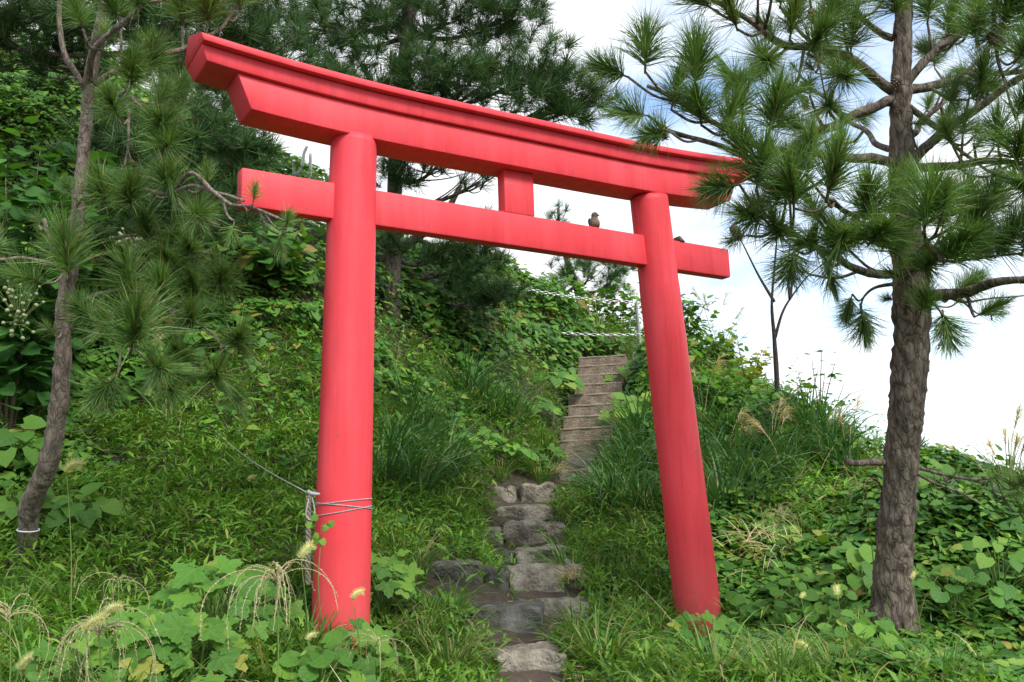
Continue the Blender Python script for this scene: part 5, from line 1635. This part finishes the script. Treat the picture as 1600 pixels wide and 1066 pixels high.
for grp, fam, pts in TUSSOCKS:
    for px, py, D, lab in pts:
        q_ = on_ground(pix(px, py, D), 0.0)
        o = link('grass_tussock', fam[rt.randrange(len(fam))], None, q_)
        o.rotation_euler = (0, 0, rt.uniform(0, 6.28))
        o.scale = (rt.uniform(1.15, 1.65) if fam is TUS else rt.uniform(0.7, 1.1),) * 3
        tag(o, lab, 'grass', grp)

# ------------------------------------------------------------------ drooping seed grass and foxtails
def spike_mesh(seed, L):
    r_ = np.random.default_rng(seed)
    e0 = r_.uniform(0.7, 1.1)
    n = 26
    t_ = np.linspace(0, 1, n)
    e = e0 - (e0 + math.pi / 2 - 0.1) * np.clip(t_ * 1.25, 0, 1) ** 0.85
    st = L / n
    x = np.concatenate([[0], np.cumsum(np.cos(e[:-1]) * st)])
    z = np.concatenate([[0], np.cumsum(np.sin(e[:-1]) * st)])
    P = np.stack([x, r_.normal(0, 0.002, n), z], -1)
    b_ = Buf()
    b_.add(*tube(P, [0.0016, 0.0016, 0.0012], n, 4, path=False))
    k = 40
    i = np.linspace(4, n - 1, k).astype(int)
    az = r_.uniform(0, 2 * np.pi, k)
    M = frames(r_.normal(0, 1, (k, 3)), np.gradient(P, axis=0)[i] / st + r_.normal(0, 0.35, (k, 3)))
    V, Fc = scatter(np.array([[0, 0.14, 0], [0, -0.14, 0], [0.5, -0.24, 0.05], [0.5, 0.24, 0.05], [1, 0, 0]]), [np.array([[0, 1, 2, 3]]), np.array([[3, 2, 4]])], M, P[i], np.full(k, 0.0095))
    b_.add(V, Fc)
    return b_.mesh('seed_spike', M_SEED)


SPIKES = [spike_mesh(800 + s, 0.42) for s in range(5)]
GD = 'drooping seed grasses'
for i, (px, py, D, sc, n, lab) in enumerate([
    (432, 905, 4.35, 1.05, 24, 'big straw coloured drooping seed grass in front of the left pillar foot'),
    (155, 985, 3.75, 0.95, 22, 'pale drooping seed grass between foxtails in the lower left corner'),
    (15, 962, 3.9, 0.95, 14, 'drooping seed grass cut by the left photo edge'),
    (185, 905, 4.5, 0.55, 10, 'small drooping seed grass above the lower left foxtails'),
    (1216, 800, 7.3, 0.80, 16, 'tan drooping seed grass on the bank right of the right pillar'),
    (1352, 757, 6.3, 0.55, 12, 'small tan drooping seed grass left of the right pine trunk'),
    (590, 1000, 4.6, 0.7, 9, 'thin drooping seed grass at the bottom right of the left pillar'),
    (355, 880, 5.2, 0.40, 7, 'small yellow seed grass above the lobed leaves'),
]):
    topp = pix(px, py, D)
    g_ = on_ground(topp, 0.02)
    root = empty('seed_grass', g_, lab, 'grass', GD)
    V, Fc = tube(np.array([[0, 0, 0], (topp - g_) * 0.5 + np.array([0.015, 0.01, 0]), topp - g_]), [0.004, 0.003, 0.002], 10, 5)
    link('stalk', make_mesh('stalk', V, Fc, M_STEM, True), root)
    r_ = random.Random(60 + i)
    for k in range(n):
        o = link('seed_spike', SPIKES[r_.randrange(5)], root, (topp - g_) - np.array([0, 0, r_.uniform(0, 0.03)]))
        o.rotation_euler = (r_.gauss(0, 0.15), r_.gauss(0, 0.25), r_.uniform(0, 6.28))
        s_ = sc * r_.uniform(0.6, 1.1)
        o.scale = (s_ * r_.uniform(0.5, 1.15), s_, s_)
    bl = blades(np.zeros((10, 3)), np.random.default_rng(i).uniform(0, 6.28, 10), np.full(10, 0.3), np.full(10, 1.2), np.random.default_rng(i + 5).uniform(0.6, 2, 10), np.full(10, 0.008), 5)
    link('blades', make_mesh('blades', *bl, M_GRASS, True), root)


def foxhead(seed):
    r_ = np.random.default_rng(seed)
    n = 14
    t_ = np.linspace(0, 1, n)
    e = np.linspace(1.3, 0.0 + r_.uniform(-0.6, 0.6), n)
    L = 0.075
    P = np.stack([np.concatenate([[0], np.cumsum(np.cos(e[:-1]))]) * L / n, np.zeros(n), np.concatenate([[0], np.cumsum(np.sin(e[:-1]))]) * L / n], -1)
    b_ = Buf()
    b_.add(*tube(P, [0.004, 0.009, 0.0095, 0.008, 0.003], n, 8, path=False))
    k = 420
    i = r_.integers(0, n, k)
    T = np.gradient(P, axis=0)[i]
    T /= np.linalg.norm(T, axis=1)[:, None]
    d = np.cross(T, r_.normal(0, 1, (k, 3)))
    d /= np.linalg.norm(d, axis=1)[:, None]
    V, Fc = scatter(np.array([[0, 0.05, 0], [0, -0.05, 0], [1, 0, 0]]), [np.array([[0, 1, 2]])], frames(np.cross(d, T), d + 0.55 * T), P[i] + d * 0.005, r_.uniform(0.014, 0.023, k))
    b_.add(V, Fc)
    return b_.mesh('seed_head', M_FOX)


FOX = [foxhead(900 + s) for s in range(3)]
GF = 'foxtail grasses'
for i, (px, py, D, sc, az, lab) in enumerate([
    (104, 738, 5.2, 1.35, 0.0, 'lone fluffy foxtail bending over beside the slender pine'),
    (470, 872, 4.6, 1.1, 0.5, 'fluffy foxtail head in front of the hanging rope'),
    (134, 985, 3.5, 1.0, 0.3, 'left one of the paired foxtails at lower left'),
    (164, 962, 3.7, 1.0, 0.2, 'right one of the paired foxtails at lower left'),
    (30, 1046, 3.6, 0.8, 0.1, 'small foxtail in the bottom left corner'),
    (551, 935, 4.5, 0.8, 0.2, 'green foxtail stem rising against the red left pillar'),
    (480, 1000, 4.4, 0.7, 0.6, 'short green foxtail left of the left pillar foot'),
    (1308, 930, 5.4, 0.9, 1.2, 'green foxtail among round leaves left of the right pine'),
    (1252, 935, 5.6, 0.6, 0.6, 'small green foxtail right of the right pillar foot'),
    (1262, 1015, 4.9, 0.85, 2.4, 'hanging green foxtail in the right foreground grass'),
    (1425, 905, 5.2, 0.6, 0.4, 'small pale foxtail right of the pine trunk'),
    (387, 752, 7.4, 0.9, 0.3, 'tiny white foxtail in the left meadow'),
]):
    topp = pix(px, py, D)
    g_ = on_ground(topp + np.array([0.06, 0.02, 0]), 0.02)
    root = empty('foxtail_grass', g_, lab, 'grass', GF)
    V, Fc = tube(np.array([[0, 0, 0], (topp - g_) * np.array([0.35, 0.35, 0.55]), topp - g_]), [0.0028, 0.0018], 12, 5)
    link('stalk', make_mesh('stalk', V, Fc, M_STEM, True), root)
    o = link('seed_head', FOX[i % 3], root, topp - g_)
    o.rotation_euler = (0, 0, az - 0.55)
    o.scale = (sc,) * 3
    bl = blades(np.zeros((7, 3)), np.random.default_rng(i + 30).uniform(0, 6.28, 7), np.full(7, 0.28), np.full(7, 1.25), np.random.default_rng(i + 35).uniform(0.6, 2, 7), np.full(7, 0.009), 5)
    link('blades', make_mesh('blades', *bl, M_GRASS, True), root)

# ------------------------------------------------------------------ plume grasses against the sky, right edge and ridge
def plume_grass(label, p, h, n, seed, az0=None, mat=M_GRASS, plumes=3):
    r_ = np.random.default_rng(seed)
    base = on_ground(np.asarray(p), 0.03)
    root = empty('plume_grass', base, label, 'grass', 'plume grasses on the ridge')
    az = r_.uniform(0, 2 * np.pi, n) if az0 is None else az0 + r_.normal(0, 0.7, n)
    link('blades', make_mesh('blades', *blades(r_.normal(0, 0.03, (n, 3)) * np.array([1, 1, 0]), az, h * r_.uniform(0.6, 1.1, n), r_.uniform(1.2, 1.5, n), r_.uniform(0.4, 2.0, n), np.full(n, 0.010), 7), mat, True), root)
    for k in range(plumes):
        a = r_.uniform(0, 2 * np.pi)
        hh_ = h * r_.uniform(0.75, 1.15)
        e = np.array([math.cos(a) * 0.30 * h, math.sin(a) * 0.30 * h, hh_])
        b_ = Buf()
        Q = smooth_path(np.array([[0, 0, 0], e * np.array([.3, .3, .6]), e]), 12)
        b_.add(*tube(Q, [0.004, 0.0018], 12, 4, path=False))
        m_ = 60
        st_ = Q[11] - np.array([0, 0, 0.02]) + (Q[9] - Q[11]) * r_.random(m_)[:, None]
        b_.add(*blades(st_, a + r_.normal(0, 0.6, m_), r_.uniform(0.07, 0.20, m_), r_.uniform(0.3, 1.2, m_), r_.uniform(1.2, 2.6, m_), np.full(m_, 0.0035), 5))
        link('plume', b_.mesh('plume', M_STRAW, True), root)
    return root


plume_grass('tall dark plume grass at the right photo edge against the sky', pix(1585, 830, 8.0), 0.85, 40, 31, plumes=5)
plume_grass('short plume grass between the pine trunk and right edge', pix(1520, 800, 8.6), 0.5, 14, 32, plumes=3)
plume_grass('tall dark plume grass tight behind the right pillar at mid height', pix(1100, 690, 10.6), 0.85, 60, 51, mat=M_TUSS, plumes=2)
plume_grass('wide dark plume grass left of the right pine at ridge height', pix(1330, 770, 9.4), 0.75, 60, 52, mat=M_TUSS, plumes=2)
plume_grass('dark plume grass in the bank midway below the bare sapling', pix(1230, 790, 9.2), 0.75, 55, 53, mat=M_TUSS, plumes=2)
plume_grass('plume grass with drooping beige head on the right bank', pix(1210, 740, 9.6), 0.62, 26, 33, plumes=4)
plume_grass('plume grass below the yellowing sapling', pix(1140, 740, 9.8), 0.5, 24, 34, plumes=3)
plume_grass('tall wispy plume grass on the ridge right of the right pillar', pix(1125, 590, 13.0), 1.1, 26, 35, plumes=4)
plume_grass('plume grass with one beige plume up the left hill', pix(275, 300, 9.2), 1.0, 16, 36, plumes=2)
plume_grass('beige plume grass on the crest left of the steel post', pix(935, 535, 16.4), 0.75, 30, 37, plumes=3)
plume_grass('plume grass on the bank beneath the hilltop pine', pix(790, 560, 13.6), 0.6, 26, 38, plumes=3)

# straw tangle right of the right pillar
r_ = np.random.default_rng(41)
p0 = on_ground(pix(1200, 860, 7.9), 0.0)
n = 190
o = link('straw_tangle', make_mesh('straw_tangle', *blades(r_.normal(0, 0.14, (n, 3)) * np.array([1.2, 0.6, 0.5]) + np.array([0, 0, 0.22]), r_.uniform(0, 6.28, n), r_.uniform(0.15, 0.45, n), r_.uniform(-0.5, 1.0, n), r_.uniform(0.2, 2.0, n), np.full(n, 0.005), 5), M_STRAW, True), None, p0)
tag(o, 'tangle of dead straw stems under the tan seed grass', 'straw')

# dry straw clump by the upper stone step and overhanging the lower one
for px, py, D, sc, lab in ((872, 742, 10.8, 0.7, 'clump of dry straw at the left of the upper stone steps'), (890, 890, 7.35, 0.6, 'dry grass fringe hanging over the rounded step stone')):
    p0 = on_ground(pix(px, py, D)) + np.array([0, 0, 0.10])
    n = 90
    o = link('dry_grass_clump', make_mesh('dry_grass_clump', *blades(r_.normal(0, 0.05, (n, 3)) * np.array([1, 1, 0.3]), r_.uniform(0, 6.28, n), r_.uniform(0.15, 0.38, n), r_.uniform(0.3, 1.2, n), r_.uniform(1.2, 2.8, n), np.full(n, 0.005), 5), M_STRAW, True), None, p0)
    o.scale = (sc,) * 3
    tag(o, lab, 'dry grass')

# cream flower clusters on the left bank
def berry_cluster(label, px, py, D, n, rx, ry, seed):
    rr = np.random.default_rng(seed)
    c = pix(px, py, D)
    root = empty('flower_cluster', c, label, 'flowers', 'cream flower clusters on the left bank')
    bm_ = bmesh.new()
    bmesh.ops.create_icosphere(bm_, subdivisions=1, radius=0.5)
    me_ = bpy.data.meshes.new('bud'); bm_.to_mesh(me_); bm_.free()
    me_.materials.append(M_BUD)
    me_.polygons.foreach_set('use_smooth', np.ones(len(me_.polygons), dtype=bool))
    b_ = Buf()
    for k in range(n):
        off = AX_R * rr.normal(0, 0.45) * rx + AX_U * rr.normal(0, 0.45) * ry - AX_F * rr.uniform(-0.05, 0.08)
        o_ = link('bud', me_, root, off)
        s_ = rr.uniform(0.022, 0.036)
        o_.scale = (s_,) * 3
        b_.add(*tube(np.array([[0, 0, -0.12], off * 0.5 + np.array([0, 0, -0.05]), off]), 0.0025, 6, 4))
    link('stalk', b_.mesh('stalk', M_STEM, True), root)


M_BUD = solid_mat('cream_bud', (0.20, 0.25, 0.11), (0.38, 0.40, 0.24), 0.7, 40, 0.3, 90)
berry_cluster('round cluster of cream buds right of the slender pine trunk', 205, 375, 8.2, 46, 0.20, 0.08, 1)
berry_cluster('hanging cluster of pale green buds at the left photo edge', 30, 480, 7.8, 60, 0.16, 0.28, 2)

# small leaf sprig on the left pillar
p0 = pix(503, 838, 5.22)
root = empty('creeper_sprig', p0, 'small green creeper sprig growing against the left pillar under the cord', 'plant')
for k in range(12):
    rr = random.Random(k)
    o = link('leaf', LEAF_ME['heart'][0], root)
    v = AX_R * rr.uniform(-0.06, 0.05) + AX_U * rr.uniform(-0.08, 0.08) - AX_F * rr.uniform(0.0, 0.03)
    place_dir(o, v, -AX_F + AX_U * 0.6 + AX_R * rr.gauss(0, 0.4), rr.uniform(0, 6.28), rr.uniform(0.022, 0.040))
V, Fc = tube(np.array([[0, 0, -0.40], [-0.02, -0.01, -0.2], [0, 0, 0.05]]), 0.003, 10, 4)
link('stalk', make_mesh('stalk', V, Fc, M_STEM, True), root)

# ------------------------------------------------------------------ chain railing at the crest
def post(label, top, foot, r, hooks=True):
    a, b_ = pix(*top), pix(*foot)
    b_ = np.array([b_[0], b_[1], min(b_[2], float(ground_z(b_[0:1], b_[1:2])[0])) - 0.05])
    root = empty('railing_post', b_, label, 'post', 'posts of the chain railing')
    V, Fc = tube(np.array([b_ - b_, (a - b_) * 0.5, a - b_]), r, 8, 16)
    link('pole', make_mesh('pole', V, Fc, M_METAL, True), root).data.set_sharp_from_angle(angle=math.radians(40))
    if hooks:
        for f in (0.78, 0.35):
            q_ = (a - b_) * f
            V, Fc = tube(np.array([q_, q_ - AX_R * 0.09 + AX_U * 0.015, q_ - AX_R * 0.10 - AX_U * 0.09, q_ - AX_R * 0.03 - AX_U * 0.10]), 0.007, 16, 6)
            link('hook', make_mesh('hook', V, Fc, M_METAL, True), root)
    return a, b_


post('bright steel railing post beside the right pillar at stair top', (994, 474, 15.3), (1004, 590, 15.3), 0.026)
post('short white post at the left end of the upper chain', (764, 428, 14.6), (766, 480, 14.6), 0.020, False)
bm = bmesh.new()
th = np.linspace(0, 2 * np.pi, 16, endpoint=False)
P = np.stack([np.cos(th) * 0.026 + np.sign(np.cos(th)) * 0.016, np.sin(th) * 0.020, np.zeros(16)], -1)
LV, LF = tube(np.vstack([P, P[:1]]), 0.0062, 17, 6, path=False, cap=False)
LINK = make_mesh('link', LV, LF, M_METAL, True)


def chain(label, A, B, sag):
    A, B = np.array(A), np.array(B)
    t_ = np.linspace(0, 1, 200)
    Q = A[None] * (1 - t_[:, None]) + B[None] * t_[:, None]
    Q[:, 2] -= sag * 4 * t_ * (1 - t_)
    cum = np.concatenate([[0], np.cumsum(np.linalg.norm(np.diff(Q, axis=0), axis=1))])
    n_ = int(cum[-1] / 0.056)
    root = empty('chain', A, label, 'chain', 'chains of the railing')
    for k in range(n_):
        s_ = (k + 0.5) * cum[-1] / n_
        p_ = np.array([np.interp(s_, cum, Q[:, j]) for j in range(3)])
        i = min(np.searchsorted(cum, s_), 198)
        d = Q[i + 1] - Q[i]
        o_ = link('link', LINK, root, p_ - A)
        o_.rotation_mode = 'QUATERNION'
        o_.scale = (0.82,) * 3
        o_.rotation_quaternion = Vector([float(a) for a in d]).to_track_quat('X', 'Z') @ Quaternion((1, 0, 0), 0.5 + (math.pi / 2) * (k % 2))
    return root


chain('upper silver chain sagging from the left post to steel post', pix(766, 437, 14.6), pix(1000, 472, 15.2), 0.07)
chain('lower silver chain hanging in front of the crest bushes', pix(878, 520, 15.1), pix(1004, 522, 15.2), 0.02)
chain('short silver chain passing behind the right pillar', pix(1000, 472, 15.2), pix(1120, 470, 14.6), 0.10)

# white pipes seen under the lintel, left
pb = pix(470, 330, 13.9)
root = empty('pipe_rail', pb, 'white bent pipes standing on the hilltop left of the left pillar', 'pipe')
for name_, pts_ in (('post', [(459, 250, 13.9), (459, 290, 13.9), (460, 330, 13.9)]), ('post', [(485, 240, 13.9), (485, 290, 13.9), (486, 330, 13.9)]), ('bent_pipe', [(460, 272, 13.9), (466, 270, 13.9), (473, 255, 13.9), (475, 240, 13.9), (480, 228, 13.9)])):
    V, Fc = tube(np.array([pix(*q_) for q_ in pts_]) - pb, 0.020, 14, 8)
    link(name_, make_mesh(name_, V, Fc, M_WHITE, True), root)

# wire ties round the slender pine
def tie(label, px, py, D, r, mat, n=2, th_=0.006):
    c = pix(px, py, D)
    b_ = Buf()
    for k in range(n):
        a = np.linspace(0, 2 * np.pi, 32)
        b_.add(*tube(np.stack([np.cos(a) * r, np.sin(a) * r, 0.012 * np.sin(a + k) + k * 0.016], -1), th_, 32, 6, path=False, cap=False))
    o_ = link('wire_tie', b_.mesh('wire_tie', mat, True), None, c)
    tag(o_, label, 'wire')


tie('dark wire twisted round the slender pine at mid trunk', 101, 498, 5.9, 0.046, M_TWIG, 3, 0.004)
tie('white tie round the foot of the slender pine', 44, 828, 6.16, 0.056, M_WHITE, 1, 0.004)
print('objects', len(bpy.data.objects))
